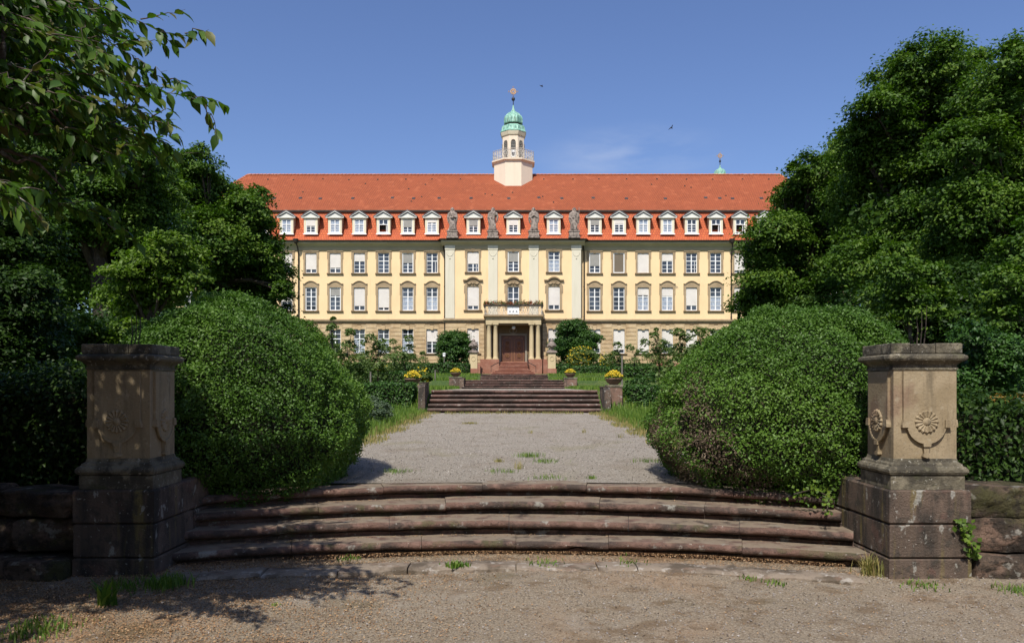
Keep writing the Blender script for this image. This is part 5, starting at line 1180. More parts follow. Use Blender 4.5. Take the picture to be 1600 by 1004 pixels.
tree('shrub', 'bright leafy shrub rising behind the right pillar', 'shrub', P(1530, 690, 12.5),
     pb([(1515, 522, 26), (1545, 545, 34), (1500, 560, 28), (1585, 560, 34), (1540, 590, 40), (1600, 600, 40), (1490, 600, 30)], 12.5, .5), .06, M['hedge'], M['bark'], 1.3, .25, .03)
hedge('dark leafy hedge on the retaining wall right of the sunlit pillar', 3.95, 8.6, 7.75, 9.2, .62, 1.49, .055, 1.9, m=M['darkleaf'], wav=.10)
tree('azalea', 'shrub with orange tinted shoot tips behind the right pillar', 'shrub', P(1570, 700, 8.6), pb([(1560, 624, 10), (1580, 630, 14), (1545, 634, 8), (1606, 624, 14)], 8.6, .25), .04, M['orange'], M['bark'], .45, .12, .02, limbs=False)
# left hand trees
tree('linden_tree', 'dark conical linden overlapping the left end of the building', 'tree', P(335, 604, 42)+Vector((0, 0, 1.0)),
     pb([(313, 258, 32), (302, 300, 44), (345, 318, 38), (385, 335, 34), (398, 372, 36), (375, 420, 52), (418, 398, 26), (432, 432, 26), (425, 468, 30), (265, 330, 46), (250, 270, 40), (330, 380, 56), (295, 440, 55), (370, 480, 50), (440, 455, 16), (404, 310, 20)], 42, 2.0), .17, M['linden'], M['bark'], 1.9, .85, .42)
tree('linden_tree', 'large linden filling the middle of the dark left side', 'tree', P(175, 604, 30)+Vector((0, 0, .5)),
     pb([(225, 262, 42), (190, 290, 50), (255, 305, 38), (140, 320, 62), (215, 350, 60), (150, 410, 70), (60, 330, 75), (60, 430, 80), (240, 400, 50), (-20, 380, 90), (110, 245, 52), (50, 235, 62), (60, 165, 55), (-10, 150, 80), (150, 215, 36)], 30, 1.8), .14, M['linden'], M['bark'], 1.9, .65, .42)
tree('maple_tree', 'light green maple with layered boughs above the left box dome', 'tree', P(235, 640, 19)+Vector((0, 0, -.2)),
     pb([(262, 395, 34), (225, 415, 36), (300, 412, 30), (190, 440, 32), (248, 450, 40), (170, 470, 24), (290, 440, 34), (215, 480, 34)], 19, .9), .10, M['maple'], M['bark'], 1.25, .38, .12)
tree('shrub', 'sunlit light green shrub behind the dark pillar at left', 'shrub', P(150, 690, 14), pb([(120, 520, 34), (165, 530, 30), (90, 555, 36), (205, 520, 26), (140, 565, 36), (60, 580, 30), (215, 545, 24)], 14, .5), .07, M['maple'], M['bark'], 1.3, .28, .04)
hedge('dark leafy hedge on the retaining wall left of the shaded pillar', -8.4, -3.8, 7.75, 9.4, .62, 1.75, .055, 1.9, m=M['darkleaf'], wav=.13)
tree('yew_tree', 'dense black green yew in the shade at the far left', 'tree', P(-10, 700, 12.5), pb([(30, 470, 60), (-30, 420, 90), (60, 540, 50), (-20, 560, 90), (20, 380, 60), (-70, 640, 90)], 12.5, .6), .07, M['darkleaf'], M['bark'], 1.9, .35, .15)
# dark understorey closing the view under the crowns
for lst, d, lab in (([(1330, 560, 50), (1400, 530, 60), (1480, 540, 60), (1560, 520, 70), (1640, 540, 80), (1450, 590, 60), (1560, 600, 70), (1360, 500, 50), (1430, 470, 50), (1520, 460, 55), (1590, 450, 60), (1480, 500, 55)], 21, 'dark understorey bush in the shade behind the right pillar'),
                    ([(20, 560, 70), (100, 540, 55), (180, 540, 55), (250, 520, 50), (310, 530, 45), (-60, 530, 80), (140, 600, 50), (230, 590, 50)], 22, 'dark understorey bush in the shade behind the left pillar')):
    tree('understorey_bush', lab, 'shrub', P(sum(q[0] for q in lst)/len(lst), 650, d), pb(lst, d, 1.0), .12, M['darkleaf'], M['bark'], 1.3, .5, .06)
for x, y, r, h_, lab in ((-9.5, -2.5, 3.2, 3.2, 'unseen big tree added behind the camera on the left to block sky light'), (-10.5, 3.8, 2.8, 3.0, 'unseen broad tree added outside the left edge of the picture to block sky light')):  # unseen trees, added to block sky fill on the left
    tree('linden_tree', lab, 'tree', (x, y, -.05), [((x, y, h_+r*.6), r), ((x-1.6, y-1, h_), r*.8), ((x+1.3, y-1.5, h_), r*.75), ((x+.6, y+1.2, h_-.5), r*.7), ((x, y, h_-1.0), r*.8)], .16, M['linden'], M['bark'], 1.1, .7, .25, back=1)
for x, r, lab in ((-15, 5.5, 'unseen tree added behind the camera at the left to darken the shade'), (0, 5.0, 'unseen tree added straight behind the camera to darken the shade'), (15, 5.5, 'unseen tree added behind the camera at the right to darken the shade')):  # added out of view to cut ambient light on shaded front faces
    tree('linden_tree', lab, 'tree', (x, -18, -.05), [((x, -18, 7.5), r), ((x-3.5, -17, 5), r*.7), ((x+3.5, -18, 5), r*.7), ((x, -16, 4), r*.7), ((x+1, -20, 5), r*.8)], .4, M['linden'], M['bark'], .9, 1.4, .5, back=1)
hedge('unseen tall dark hedge added along the left side outside the picture to block sky light', -9.5, -5.2, -1.0, 6.4, -.05, 2.7, .12, 1.2, m=M['darkleaf'], wav=.15)  # out-of-view hedge, added to occlude the sky on the left
# trees further out, behind the park edge
for x, y, r, lab in ((-46, 66, 6, 'far tree standing beyond the left end of the building'), (48, 62, 6.5, 'far tree standing beyond the right end of the building'), (-30, 50, 4.5, 'far tree filling the gap behind the left lindens'), (34, 48, 5, 'far tree filling the gap behind the right lindens')):
    tree('linden_tree', lab, 'tree', (x, y, 2.3), [((x, y, 2.5+r*1.5), r), ((x-r*.6, y-1, 2.4+r), r*.8), ((x+r*.6, y-1, 2.4+r), r*.8), ((x, y-2, 2.2+r*.7), r*.9)], .3, M['linden'], M['bark'], 1.5, 1.3, .5)
# shrubs by the building
tree('round_tree', 'small round clipped tree left of the entrance portico', 'tree', (PX(711, 74.5), 74.5, 2.8), pb([(711, 540, 24), (697, 546, 16), (727, 546, 16), (711, 556, 24), (700, 530, 14), (722, 532, 13)], 74.5, .5), .17, M['hedge'], M['bark'], 1.9, .35, .1)
tree('broad_shrub', 'tall dark shrub right of the entrance portico', 'shrub', (PX(893, 75), 75, 2.8), pb([(885, 512, 13), (903, 510, 12), (893, 530, 24), (873, 540, 14), (915, 530, 17), (880, 556, 20), (912, 552, 22), (935, 530, 9)], 75, .8), .17, M['hedge'], M['bark'], 1.7, .4, .1)
def yellow_shrub(label, px, py, rp, d, nf):
    r = tree('yellow_shrub', label, 'shrub', (PX(px, d), d, zp(d)-.05), pb([(px, py, rp), (px-rp*.8, py+rp*.35, rp*.6), (px+rp*.8, py+rp*.3, rp*.6)], d, .2), .15, M['fruit'], M['bark'], 1.3, .3, .03, limbs=False)
    c = P(px, py, d); g = nrng; n = nf; k = rp*d/1250; dd = unit(g.normal(size=(n, 3))); dd[:, 1] = -np.abs(dd[:, 1]); sel = (dd[:, 0] < .35)
    C = np.array(c)+dd*k*np.array([1.5, 1, .95])*(.9+.25*g.random((n, 1))); C = C[sel]+g.normal(size=(sel.sum(), 3))*.08
    me = leaves_mesh('yellow_flower', C-np.array(W(r)), g.normal(size=(len(C), 3))*.6+np.array([0, -.6, .7]), .10, M['yellow'], aspect=.9); link('yellow_flower', me, r)['kind'] = 'stuff'
yellow_shrub('broom like shrub covered in yellow flowers right of the entrance', 912, 558, 17, 64, 340)
yellow_shrub('low yellow flowering shrub under the ground floor windows at right', 950, 562, 9, 68, 150)
yellow_shrub('yellow flowering bush behind the left front flower bowl', 662, 588, 9, 36, 200)
yellow_shrub('row of yellow flowers in the bed left of the garden steps', 602, 580, 8, 42, 200)
# fruit trees and climbers in front of the ground floor, loose crowns
def fruit(px, base_y, d, lst, label, nm='fruit_tree', cover=.95, leaf=.12, m='fruit', tr=.045):
    tree(nm, label, 'tree' if nm == 'fruit_tree' else 'shrub', (PX(px, d), d, zp(d)-.05), pb(lst, d, .5), leaf, M[m], M['bark'], cover, .3, tr, core=.02, fork=.7)
fruit(548, 0, 34, [(548, 520, 7), (545, 545, 14), (532, 565, 18), (560, 570, 18), (545, 590, 22), (522, 545, 10)], 'slender fruit tree rising nearest the left box dome')
fruit(522, 0, 32, [(518, 512, 7), (521, 498, 3), (515, 535, 14), (508, 560, 16)], 'thin shoot of a fruit tree at the shoulder of the left box dome')
fruit(590, 0, 36, [(578, 532, 12), (598, 540, 12), (584, 560, 20), (606, 566, 16), (590, 585, 20)], 'bushy fruit tree in the middle of the left garden')
fruit(636, 0, 46, [(622, 560, 12), (640, 566, 14), (614, 580, 14), (600, 545, 8), (652, 574, 9)], 'low fruit bush with pale leaves left of the round tree')
fruit(642, 0, 66, [(638, 530, 7), (640, 545, 8), (640, 560, 9)], 'narrow climbing shrub before the fourth ground floor window', 'climber', 1.1, .14)
fruit(616, 0, 68, [(614, 535, 6), (622, 548, 9), (612, 562, 8)], 'light espalier shrub on the wall between two left windows', 'climber', .8, .14)
fruit(661, 0, 66, [(661, 563, 7), (661, 552, 4)], 'little staked sapling under the last left window', 'climber', .9, .13)
fruit(966, 0, 60, [(965, 540, 6), (962, 556, 9), (968, 568, 9)], 'slim dark shrub before the second right window', 'climber', 1.3, .15)
fruit(990, 0, 52, [(985, 545, 7), (1000, 552, 8), (1008, 535, 7), (990, 566, 9)], 'wispy sapling before the third right window', 'climber', .7, .13)
fruit(1030, 0, 42, [(1022, 525, 7), (1032, 540, 12), (1020, 556, 14), (1045, 556, 14), (1032, 575, 18), (1025, 515, 3)], 'leafy fruit tree in the middle of the right garden')
fruit(1068, 0, 34, [(1060, 520, 8), (1072, 528, 10), (1060, 548, 14), (1082, 552, 14), (1066, 572, 20), (1048, 590, 18)], 'fruit tree standing against the right box dome')
fruit(1098, 0, 36, [(1092, 520, 10), (1108, 525, 12), (1100, 545, 18)], 'taller fruit tree half hidden by the right box dome')
fruit(1010, 0, 36, [(1000, 596, 10), (985, 600, 8), (1015, 592, 11)], 'low leafy bush in the bed right of the garden steps', 'garden_bush', 1.4, .1, 'hedge')
fruit(592, 0, 20, [(592, 640, 16), (578, 632, 14), (605, 646, 8), (586, 650, 14)], 'grey green lavender mound in front of the left hedge', 'lavender', 1.6, .05, 'lavender', .01)
# ------------------------------------------------------------------ grasses
def blades(name, pts, h, wd, m, kind='stuff', parent=None, lean=.35):
    """each blade: two stacked quads narrowing to a tip"""
    n = len(pts); h = np.broadcast_to(h, (n,))*(.6+.7*nrng.random(n)); a = nrng.random(n)*6.283; L = lean*nrng.random(n)*h
    dx, dy = np.cos(a), np.sin(a); s = np.stack([-dy, dx, 0*a], 1)*(wd*.5)
    v = np.empty((n, 5, 3)); b = pts; v[:, 0] = b-s; v[:, 1] = b+s
    md = b+np.stack([dx*L*.35, dy*L*.35, h*.6], 1); v[:, 2] = md-s*.8; v[:, 3] = md+s*.8; v[:, 4] = b+np.stack([dx*L, dy*L, h], 1)
    me = bpy.data.meshes.new(name); me.vertices.add(n*5); me.vertices.foreach_set('co', v.reshape(-1).astype(np.float32))
    idx = (np.arange(n)[:, None]*5+np.array([0, 1, 3, 0, 3, 2, 2, 3, 4])[None]).reshape(-1).astype(np.int32)
    me.loops.add(n*9); me.loops.foreach_set('vertex_index', idx); me.polygons.add(n*3); me.polygons.foreach_set('loop_start', (np.arange(n*3)*3).astype(np.int32))
    try: me.polygons.foreach_set('loop_total', np.full(n*3, 3, np.int32))
    except Exception: pass
    at = me.attributes.new('rnd', 'FLOAT', 'POINT'); at.data.foreach_set('value', np.repeat(nrng.random(n), 5).astype(np.float32)); me.materials.append(m); me.update(calc_edges=True)
    return tag(link(name, me, parent), kind=kind)
zpv = np.vectorize(zp)
def region(n, x0, x1, y0, y1, f=None):
    x = x0+(x1-x0)*nrng.random(n); y = y0+(y1-y0)*nrng.random(n)
    if f is not None: k = f(x, y); x, y = x[k], y[k]
    return np.stack([x, y, zpv(y)-.025], 1)
G = []
for s in (-1, 1):   # tall green verge, yellowing towards the walk
    q = region(21000, 2.75, 6.2, 13.5, 25.8, lambda x, y: nrng.random(len(x)) < .35+.65*(x > 3.1)); q[:, 0] *= s; G.append(q)
tag(blades('verge_grass', np.concatenate(G), .20, .016, M['grass']), 'tall green grass on both verges of the gravel walk', 'grass')
G = []
for s in (-1, 1):
    q = region(9000, 2.35, 3.2, 12.5, 25.8, lambda x, y: nrng.random(len(x)) < np.clip((x-2.3)*1.3+.25*np.sin(y*2.3+s), 0, 1)); q[:, 0] *= s; q[:, 2] += .02; G.append(q)
G.append(region(500, -2.2, 2.2, 24.9, 25.75)+np.array([0, 0, .03]))
tag(blades('dry_grass', np.concatenate(G), .085, .014, M['drygrass']), 'low yellowed grass fringing the gravel walk', 'grass')
G = [region(24000, -13, -2.65, 27.6, 39.5), region(24000, 2.6, 13, 27.6, 39.5), region(18000, -12, -2.5, 41.6, 61), region(18000, 2.45, 12, 41.6, 60), region(3000, -9, -2.85, 25.4, 27.6), region(3000, 2.95, 9, 25.4, 27.6)]
tag(blades('lawn_grass', np.concatenate(G), .17, .03, M['grass']), 'green lawn grass on the terraces beside the garden stairs', 'grass')
# weeds in the gravel
def tuft(x, y, z, n, h, r, label, m='grass', wd=.006, name='grass_tuft', lean=1.1):
    n = int(n*1.6)
    root_ = np.stack([x+nrng.normal(0, r, n), y+nrng.normal(0, r, n), np.full(n, z)], 1); o = np.array([x, y, z])
    ob = blades(name, root_-o, h, wd, M[m], None, None, lean); ob.location = (x, y, z); return tag(ob, label, 'weed', kind='stuff')
def gz(py, d_hint=0): return 1.65*1250/(py-604)
def wz(py):   # walk: solve distance for a point on the terrace
    d = 15.
    for _ in range(20): d = (1.65-zp(d))*1250/(py-604)
    return d
for px, py, h, n, lab, m in ((826, 714, .07, 120, 'grass tuft in the middle of the gravel walk', 'grass'), (852, 722, .05, 90, 'flat grass patch right of the middle tuft on the walk', 'grass'), (811, 733, .10, 26, 'dark spiky tuft near the top curved step', 'drygrass'), (786, 738, .05, 60, 'short weed patch left of the dark spiky tuft', 'grass'), (858, 748, .045, 60, 'small weed against the back of the top curved step', 'grass'),
                             (780, 722, .05, 40, 'pale weed left of the middle tuft', 'drygrass'), (1012, 722, .06, 60, 'grass patch on the walk next to the right dome', 'grass'), (913, 676, .09, 20, 'small stalk on the upper walk right of centre', 'drygrass'), (830, 677, .07, 20, 'small stalk on the upper walk near the centre', 'drygrass'), (735, 662, .05, 160, 'yellowed patch on the far left of the walk', 'drygrass'),
                             (620, 738, .05, 70, 'thin weeds on the walk beside the left dome', 'grass'), (925, 748, .04, 50, 'weed by the top step right of centre', 'grass'), (968, 684, .10, 14, 'dry stalk on the walk before the right dome', 'drygrass')):
    d = wz(py); tuft(PX(px, d), d, zp(d)+.005, n, h, .10 if n > 50 else .03, lab, m)
for px, py, h, n, r, lab, m, wd in ((166, 948, .19, 12, .03, 'broad leaved weed with upright leaves before the dark pillar', 'grass', .035), (262, 915, .09, 160, .09, 'grass clump at the foot of the dark pillar', 'grass', .01), (195, 920, .07, 130, .12, 'low grass along the base of the dark pillar', 'grass', .01), (1362, 898, .16, 90, .05, 'dry grass clump at the inner foot of the sunlit pillar', 'drygrass', .007),
                                 (712, 890, .04, 70, .05, 'bright green weed on the kerb stones', 'grass', .014), (1170, 905, .03, 26, .04, 'small weed on the kerb stones at right', 'grass', .01), (1210, 912, .03, 30, .06, 'weed beside the kerb before the right steps', 'grass', .01), (850, 885, .03, 40, .09, 'low grass between kerb and lowest step', 'grass', .01), (430, 948, .03, 8, .02, 'tiny green leaves on the litter covered ground', 'grass', .02), (60, 985, .05, 160, .12, 'patch of grass in the lower left corner', 'grass', .01),
                                 (1590, 925, .06, 70, .08, 'grass under the boulders at the right edge', 'grass', .01), (1440, 915, .035, 60, .10, 'fine grass along the foot of the sunlit pillar', 'grass', .01), (545, 880, .035, 30, .05, 'weed in the gap before the steps at left', 'grass', .01), (985, 885, .03, 30, .10, 'short grass behind the kerb right of centre', 'grass', .01)):
    d = gz(py); tuft(PX(px, d), d, .0 if py > 893 else .035, n, h, r, lab, m, wd)
# fallen bud scales and leaf litter
n = 230000; x = -4.4+9.0*nrng.random(n)**1.25; y = 4.0+3.6*nrng.random(n)
dn = np.clip(.95-(x+3.6)/4.0, .03, 1)*(1+.5*np.sin(x*5+y*3)*np.sin(y*7-x*2)); k = nrng.random(n) < dn*.85; x, y = x[k], y[k]
C = np.stack([x, y, np.array([fz(a, b) for a, b in zip(x, y)])+.006+.008*nrng.random(len(x))], 1)
xe = np.concatenate([nrng.uniform(-3, 3.1, 2600)]); ke = nrng.integers(0, 3, 2600); Y = np.array([arcy(a, SK[b][0], SK[b][1]) for a, b in zip(xe, ke)]); 
C2 = np.stack([xe, Y+.24+.09*nrng.random(2600), np.array([SK[b][2] for b in ke])+.008], 1); C2 = C2[nrng.random(2600) < np.clip(.9-(xe+3)/6, .12, 1)]
x3 = nrng.uniform(-3, 3, 9000); C3 = np.stack([x3, np.array([arcy(a, 7.83, 8)+.06 for a in x3])-.45*nrng.random(9000)**1.8, np.full(9000, .036)], 1)
C = np.concatenate([C, C2, C3])
tag(link('leaf_litter', leaves_mesh('leaf_litter', C, UP+nrng.normal(size=(len(C), 3))*.35, .0125*(.5+1.0*nrng.random(len(C))), M['litter'], aspect=.7), None), 'fallen orange bud scales scattered over gravel and step treads', 'leaf litter', kind='stuff')
n = 9000; x = nrng.uniform(-4, 4.6, n); y = nrng.uniform(4.1, 7.2, n)
tag(link('pebbles', leaves_mesh('pebbles', np.stack([x, y, np.array([fz(a, b) for a, b in zip(x, y)])+.004], 1), UP+nrng.normal(size=(n, 3))*.3, .013*(.6+.9*nrng.random(n)), mat('pebble', (.33, .30, .27), [((.16, .13, .11), 30, .4, .6)], .9), aspect=.95, fold=.22), None), 'small loose stones on the forecourt gravel', 'gravel', kind='stuff')
n = 9000; yy_ = 9.2+16.3*nrng.random(n)**1.3; xx_ = nrng.uniform(-2.6, 2.6, n)
tag(link('pebbles', leaves_mesh('pebbles', np.stack([xx_, yy_, zpv(yy_)+.012], 1), UP+nrng.normal(size=(n, 3))*.4, .015*(.5+nrng.random(n)), leafmat('walk_pebble', [(.06, .05, .04), (.2, .17, .14), (.45, .42, .38)], .9, .01), aspect=.95, fold=.25), None), 'small loose stones on the gravel walk', 'gravel', kind='stuff')
# ivy on the right pillar and step
def ivy(label, pts, n, spread, leaf, nm='ivy'):
    p0 = Vector(pts[0]); root = empty(nm, p0, label, 'ivy'); k = nrng.integers(0, len(pts)-1, n); t = nrng.random((n, 1)); A = np.array(pts, float)
    C = A[k]*(1-t)+A[k+1]*t+nrng.normal(size=(n, 3))*spread-np.array(p0); me = leaves_mesh('foliage', C, nrng.normal(size=(n, 3))*.6+np.array([-.2, -1, .6]), leaf, M['maple'], aspect=.95); link('foliage', me, root)
    m = MB(); m.tube(pts, .006, 5); m.build('stem', M['bark'], root)
ivy('ivy sprig on the right edge of the sunlit pillar base', [(3.94, 6.84, .18), (3.90, 6.82, .30), (3.86, 6.82, .42), (3.80, 6.82, .50)], 90, .035, .045)
ivy('ivy spilling onto the step beside the sunlit pillar', [(2.75, 7.85, .60), (2.90, 7.75, .66), (3.02, 7.65, .60), (2.95, 7.55, .46)], 80, .045, .038)
# saplings on the attic of each pillar
for x, y, lab in ((3.60, 7.15, 'thin dry stem growing from the top of the sunlit pillar'), (-3.42, 7.15, 'thin stems growing behind the top of the dark pillar')):
    rt_ = empty('seedling', (x, y, 2.0), lab, 'plant'); m = MB()
    for q in range(3): m.tube([(x+.03*q, y, 2.0), (x+.035*q+.01, y, 2.15), (x+.03*q+.015*q, y, 2.28+.05*q)], [.006, .005, .002], 5)
    m.build('stem', M['boxstem'] if 'boxstem' in M else M['bark'], rt_); n = 26; C = nrng.normal(size=(n, 3))*np.array([.05, .04, .07])+np.array([.02, 0, .2]); link('leaf_spray', leaves_mesh('leaf_spray', C, nrng.normal(size=(n, 3))+UP, .03, M['maple']), rt_)
# ------------------------------------------------------------------ cherry tree overhanging from the left
CH = empty('cherry_tree', (-5.4, 3.2, 0), 'cherry tree leaning in from the left with drooping pointed leaves against the sky', 'tree')
m = MB(); m.tube([(-5.4, 3.2, -.1), (-5.38, 3.2, .6), (-5.25, 3.3, 1.6), (-5.05, 3.5, 2.6), (-4.9, 3.8, 3.6), (-4.8, 4.2, 4.8), (-4.8, 4.6, 6.2)], [.24, .17, .15, .14, .12, .08, .03], 12); m.build('trunk', M['cherrybark'], CH, smooth=True)
cr_ = random.Random(21)
leafpos = []; limb = MB()
def leaf_at(p, d, sz): leafpos.append((p, d, sz))
def spray(a, b, r, L=.28, step=.024, sub=True):
    """a limb from a to b sagging a bit, side twigs and hanging leaves all along"""
    a, b = Vector(a), Vector(b); n = max(5, int((b-a).length/.12)); pts = []
    bow = (b-a).length*.07
    for i in range(n+1):
        t = i/n; p = a.lerp(b, t)+Vector((cr_.uniform(-.012, .012), cr_.uniform(-.02, .02), bow*math.sin(math.pi*t)+cr_.uniform(-.012, .012))); pts.append(p)
    limb.tube(pts, [r*(1-.85*i/n) for i in range(n+1)], 6)
    for i in range(1, n+1):
        d = (pts[i]-pts[i-1]).normalized(); k = max(1, int((pts[i]-pts[i-1]).length/step))
        for j in range(k):
            p = pts[i-1].lerp(pts[i], j/k); side = Vector((cr_.uniform(-1, 1), cr_.uniform(-1, 1), cr_.uniform(-.5, .3)))
            if i > n*.25 or cr_.random() < .4: leaf_at(p, (d*.55+side*.55+Vector((0, 0, -.22))), cr_.uniform(.058, .100))
        if sub and i > 1 and cr_.random() < .95:
            s = Vector((cr_.uniform(-.8, .8), cr_.uniform(-1, 1), cr_.uniform(-.55, .5))); e = pts[i]+(d*.8+s).normalized()*L*cr_.uniform(.5, 1.3)*(1-.5*i/n); spray(pts[i], e, r*.3+.001, L*.5, step, False)
hub = Vector((-4.95, 3.9, 3.0))
tips = [(292, 58, 4.2), (322, 158, 4.0), (262, 122, 4.3), (240, 175, 4.1), (230, 212, 4.4), (270, 244, 4.6), (175, 30, 4.4), (160, 78, 3.9), (215, 88, 4.5), (130, 22, 4.0), (115, 90, 4.3), (105, 150, 3.8), (150, 172, 4.4), (180, 240, 4.1), (120, 212, 4.6), (60, 120, 4.0), (50, 60, 4.4), (70, 200, 4.2), (62, 10, 4.8),
        (200, 150, 4.8), (150, 120, 4.9), (120, 60, 5.0), (60, 260, 4.5), (30, 180, 4.8), (90, -30, 4.3), (150, -20, 4.7), (190, 200, 4.9), (105, 280, 4.9), (60, 40, 5.2), (20, 90, 5.2), (160, 350, 4.4), (60, 330, 4.0), (30, 300, 3.6), (20, 330, 4.6),
        (210, 60, 5.2), (180, 110, 5.3), (100, 110, 5.4), (20, 240, 5.3), (200, 255, 5.3), (120, 170, 5.5), (60, 160, 5.4), (150, 55, 5.5), (10, 20, 4.6), (15, 140, 4.3), (5, 200, 4.0)]
tips += [(262, 190, 4.2), (250, 218, 4.4), (225, 190, 4.6), (235, 140, 4.5), (200, 225, 4.5)]
tips += [(px+cr_.uniform(-45, 5), py+cr_.uniform(-30, 30), d+cr_.uniform(-.3, .6)) for px, py, d in tips if px < 235]
for px, py, d in tips:
    e = P(px, py, d); h = hub+Vector((cr_.uniform(-.1, .3), cr_.uniform(-.5, .7), (py < 150)*.5+cr_.uniform(-.2, .4))); 
    st = h.lerp(e, .28) if cr_.random() < .55 else h
    spray(st, e, .009, .36)
for s_ in range(12):      # bare lichened boughs seen inside the canopy
    a = P(cr_.uniform(-60, 10), cr_.uniform(120, 260), 4.2); b = P(cr_.uniform(60, 130), cr_.uniform(160, 300), 4.3)
    limb.tube([a, a.lerp(b, .35)+Vector((0, 0, cr_.uniform(-.05, .12))), a.lerp(b, .7)+Vector((0, 0, cr_.uniform(-.12, .1))), b], [.014, .011, .008, .004], 6)
limb.tube([P(8, -30, 4.1), P(6, 60, 4.1), P(2, 120, 4.1), P(-30, 200, 4.15), hub], [.012, .014, .018, .02, .04], 8)
for c in ((-4.3, 4.5, 4.75), (-5.2, 2.9, 4.7), (-4.95, 6.9, 5.6), (-6.4, 4.8, 5.3), (-5.7, 8.7, 6.4), (-7.9, 5.6, 5.9), (-5, 1.2, 4.7)):
    c = Vector(c); a = Vector((-4.95, 3.8, 3.6)); limb.tube([a, a.lerp(c, .5)+Vector((0, 0, .25)), c], [.05, .035, .012], 7)
    for q in range(7): e = c+Vector((cr_.uniform(-1, 1), cr_.uniform(-1, 1), cr_.uniform(-.4, .4)))*.9; limb.tube([a.lerp(c, .75), e], [.02, .004], 5)
limb.build('bough', M['cherrybark'], CH, smooth=True)['kind'] = 'stuff'
nvis = len(leafpos)
# shading canopy above and left of the frame
def canopy(c, r, n):
    for i in range(n):
        q = Vector((cr_.gauss(0, 1), cr_.gauss(0, 1), cr_.gauss(0, 1))).normalized()*cr_.random()**.33
        leafpos.append((Vector(c)+Vector((q.x*r[0], q.y*r[1], q.z*r[2])), Vector((cr_.uniform(-1, 1), cr_.uniform(-1, 1), -.5)), cr_.uniform(.09, .13)))
for c, r, n in (((-4.3, 4.5, 4.75), (.9, 1.25, .6), 3300), ((-5.2, 2.9, 4.7), (1.1, 1.3, .7), 3300), ((-4.95, 6.9, 5.6), (1.05, 1.3, .7), 3800), ((-6.4, 4.8, 5.3), (1.3, 1.6, .8), 4300), ((-5.7, 8.7, 6.4), (1.2, 1.4, .8), 3600), ((-7.9, 5.6, 5.9), (1.4, 1.7, .9), 4300), ((-5.0, 1.2, 4.7), (1.1, 1.1, .7), 2400), ((-3.45, 3.1, 4.6), (.75, .8, .4), 1500), ((-2.8, -1.2, 4.9), (2.2, 1.7, .8), 6500), ((-5.6, 5.4, 3.4), (1.1, 1.8, .9), 3500)): canopy(c, r, n)  # the clump behind the camera is added to block sky fill
for c in ((-4.3, 4.5, 4.75), (-5.2, 2.9, 4.7), (-4.95, 6.9, 5.6), (-6.4, 4.8, 5.3), (-5.7, 8.7, 6.4), (-7.9, 5.6, 5.9), (-5, 1.2, 4.7)): pass
# leaf shape: pointed ellipse folded along the midrib, curling down to its tip
T0 = [(0, 0, 0), (.25, .20, .05), (.25, 0, .0), (.25, -.20, .05), (.55, .235, .03), (.55, 0, -.03), (.55, -.235, .03), (.82, .11, -.06), (.82, 0, -.09), (.82, -.11, -.06), (1.05, 0, -.20)]
TF = [(0, 2, 1), (0, 3, 2), (1, 2, 5, 4), (2, 3, 6, 5), (4, 5, 8, 7), (5, 6, 9, 8), (7, 8, 10), (8, 9, 10)]
tv = np.array(T0); n = len(leafpos)
Pp = np.array([tuple(a) for a, b, c in leafpos]); Dd = unit(np.array([tuple(b) for a, b, c in leafpos])); Sz = np.array([c for a, b, c in leafpos])
Nn = unit(UP+nrng.normal(size=(n, 3))*.45-Dd*0); Nn = unit(Nn-Dd*np.sum(Nn*Dd, 1, keepdims=True)); Bb = np.cross(Nn, Dd); tone = nrng.random(n)
# the biggest looking leaves are single objects, the rest one part
ppx = 803+Pp[:, 0]/Pp[:, 1]*1250; ppy = 604-(Pp[:, 2]-1.65)/Pp[:, 1]*1250; inview = (ppx > 0) & (ppx < 1600) & (ppy > 0) & (ppy < 1004) & (Pp[:, 1] > 1)
score = np.where(inview, Sz/np.maximum(Pp[:, 1], .5), -1); score[:] += (ppx > 90)*.0015; order = np.argsort(-score); single = set(order[:290].tolist())
protos = []
for k in range(5):
    mb = MB(); mb.add(T0, TF); me = mb.mesh('leaf', M['cherry'], True); at = me.attributes.new('rnd', 'FLOAT', 'POINT'); at.data.foreach_set('value', np.full(11, [.2, .4, .55, .7, .95][k], np.float32)); protos.append(me)
cw = np.array(W(CH))
for i in single:
    o = bpy.data.objects.new('leaf', protos[int(tone[i]*4.3)]); COL.objects.link(o); o.parent = CH
    Mx = Matrix(((Dd[i][0], Bb[i][0], Nn[i][0], 0), (Dd[i][1], Bb[i][1], Nn[i][1], 0), (Dd[i][2], Bb[i][2], Nn[i][2], 0), (0, 0, 0, 1)))
    o.matrix_local = Matrix.Translation(Vector((Pp[i]-cw).tolist())) @ Mx @ Matrix.Scale(float(Sz[i]), 4)
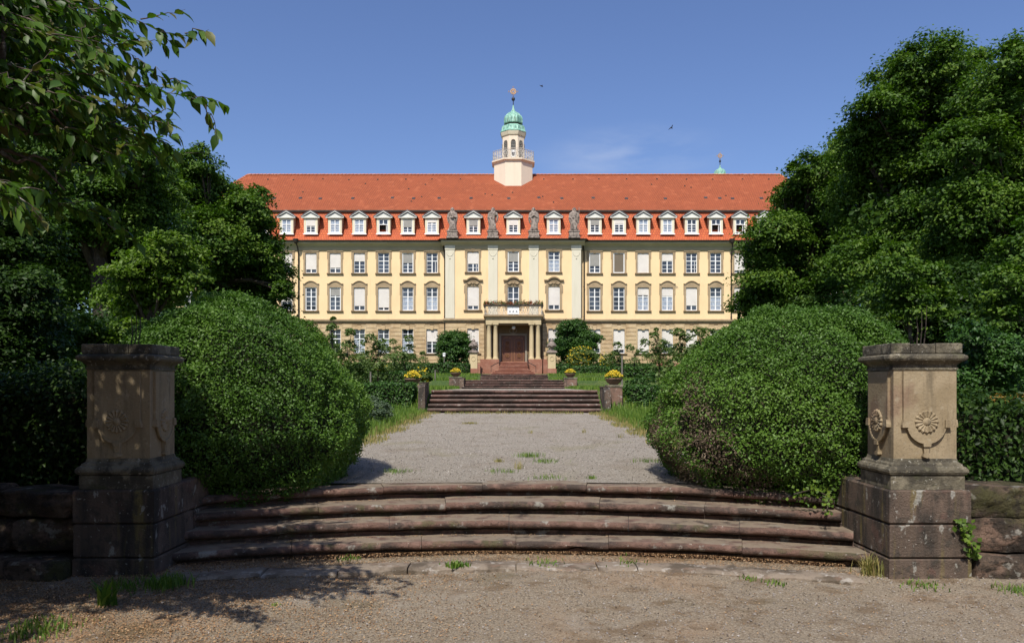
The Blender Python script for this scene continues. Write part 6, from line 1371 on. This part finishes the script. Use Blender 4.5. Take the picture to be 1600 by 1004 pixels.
rest = np.array([i for i in range(n) if i not in single])
V = Pp[rest][:, None]+(Dd[rest][:, None]*tv[None, :, :1]+Bb[rest][:, None]*tv[None, :, 1:2]+Nn[rest][:, None]*tv[None, :, 2:])*Sz[rest][:, None, None]-cw
me = bpy.data.meshes.new('foliage'); nr = len(rest); TT = [t for f in TF for t in ([f] if len(f) == 3 else [(f[0], f[1], f[2]), (f[0], f[2], f[3])])]
me.vertices.add(nr*11); me.vertices.foreach_set('co', V.reshape(-1).astype(np.float32)); idx = (np.arange(nr)[:, None]*11+np.array(TT).reshape(-1)[None]).reshape(-1).astype(np.int32)
me.loops.add(len(idx)); me.loops.foreach_set('vertex_index', idx); me.polygons.add(len(idx)//3); me.polygons.foreach_set('loop_start', (np.arange(len(idx)//3)*3).astype(np.int32))
try: me.polygons.foreach_set('loop_total', np.full(len(idx)//3, 3, np.int32))
except Exception: pass
at = me.attributes.new('rnd', 'FLOAT', 'POINT'); at.data.foreach_set('value', np.repeat(tone[rest], 11).astype(np.float32)); me.materials.append(M['cherry']); me.update(calc_edges=True); me.shade_smooth()
link('foliage', me, CH)['kind'] = 'stuff'
# ------------------------------------------------------------------ groups of like things
GR = {'tree': 'trees of the park around the garden', 'shrub': 'shrubs and climbers in the garden', 'bush': 'big domes of clipped box', 'hedge': 'hedges of the garden terraces', 'stairs': 'stone stairs along the garden axis',
      'pillar': 'tall sandstone pillars flanking the foreground steps', 'statue': 'stone saints on the cornice', 'planter': 'flower bowls beside the garden steps', 'pedestal': 'pedestals carrying the flower bowls', 'stair wall': 'upright end stones beside the garden steps',
      'urn pillar': 'urn pillars before the entrance', 'bird': 'birds in the sky', 'wall': 'rough retaining walls beside the pillars', 'post': 'thin posts in the garden beds', 'weed': 'weeds in the gravel', 'ivy': 'ivy sprigs at the right pillar', 'plant': 'seedlings on top of the pillars', 'building': None, 'grass': None}
for o in list(S.objects):
    if o.parent is None and o.get('category') and not o.get('group'):
        g_ = GR.get(o['category'])
        if g_: o['group'] = g_
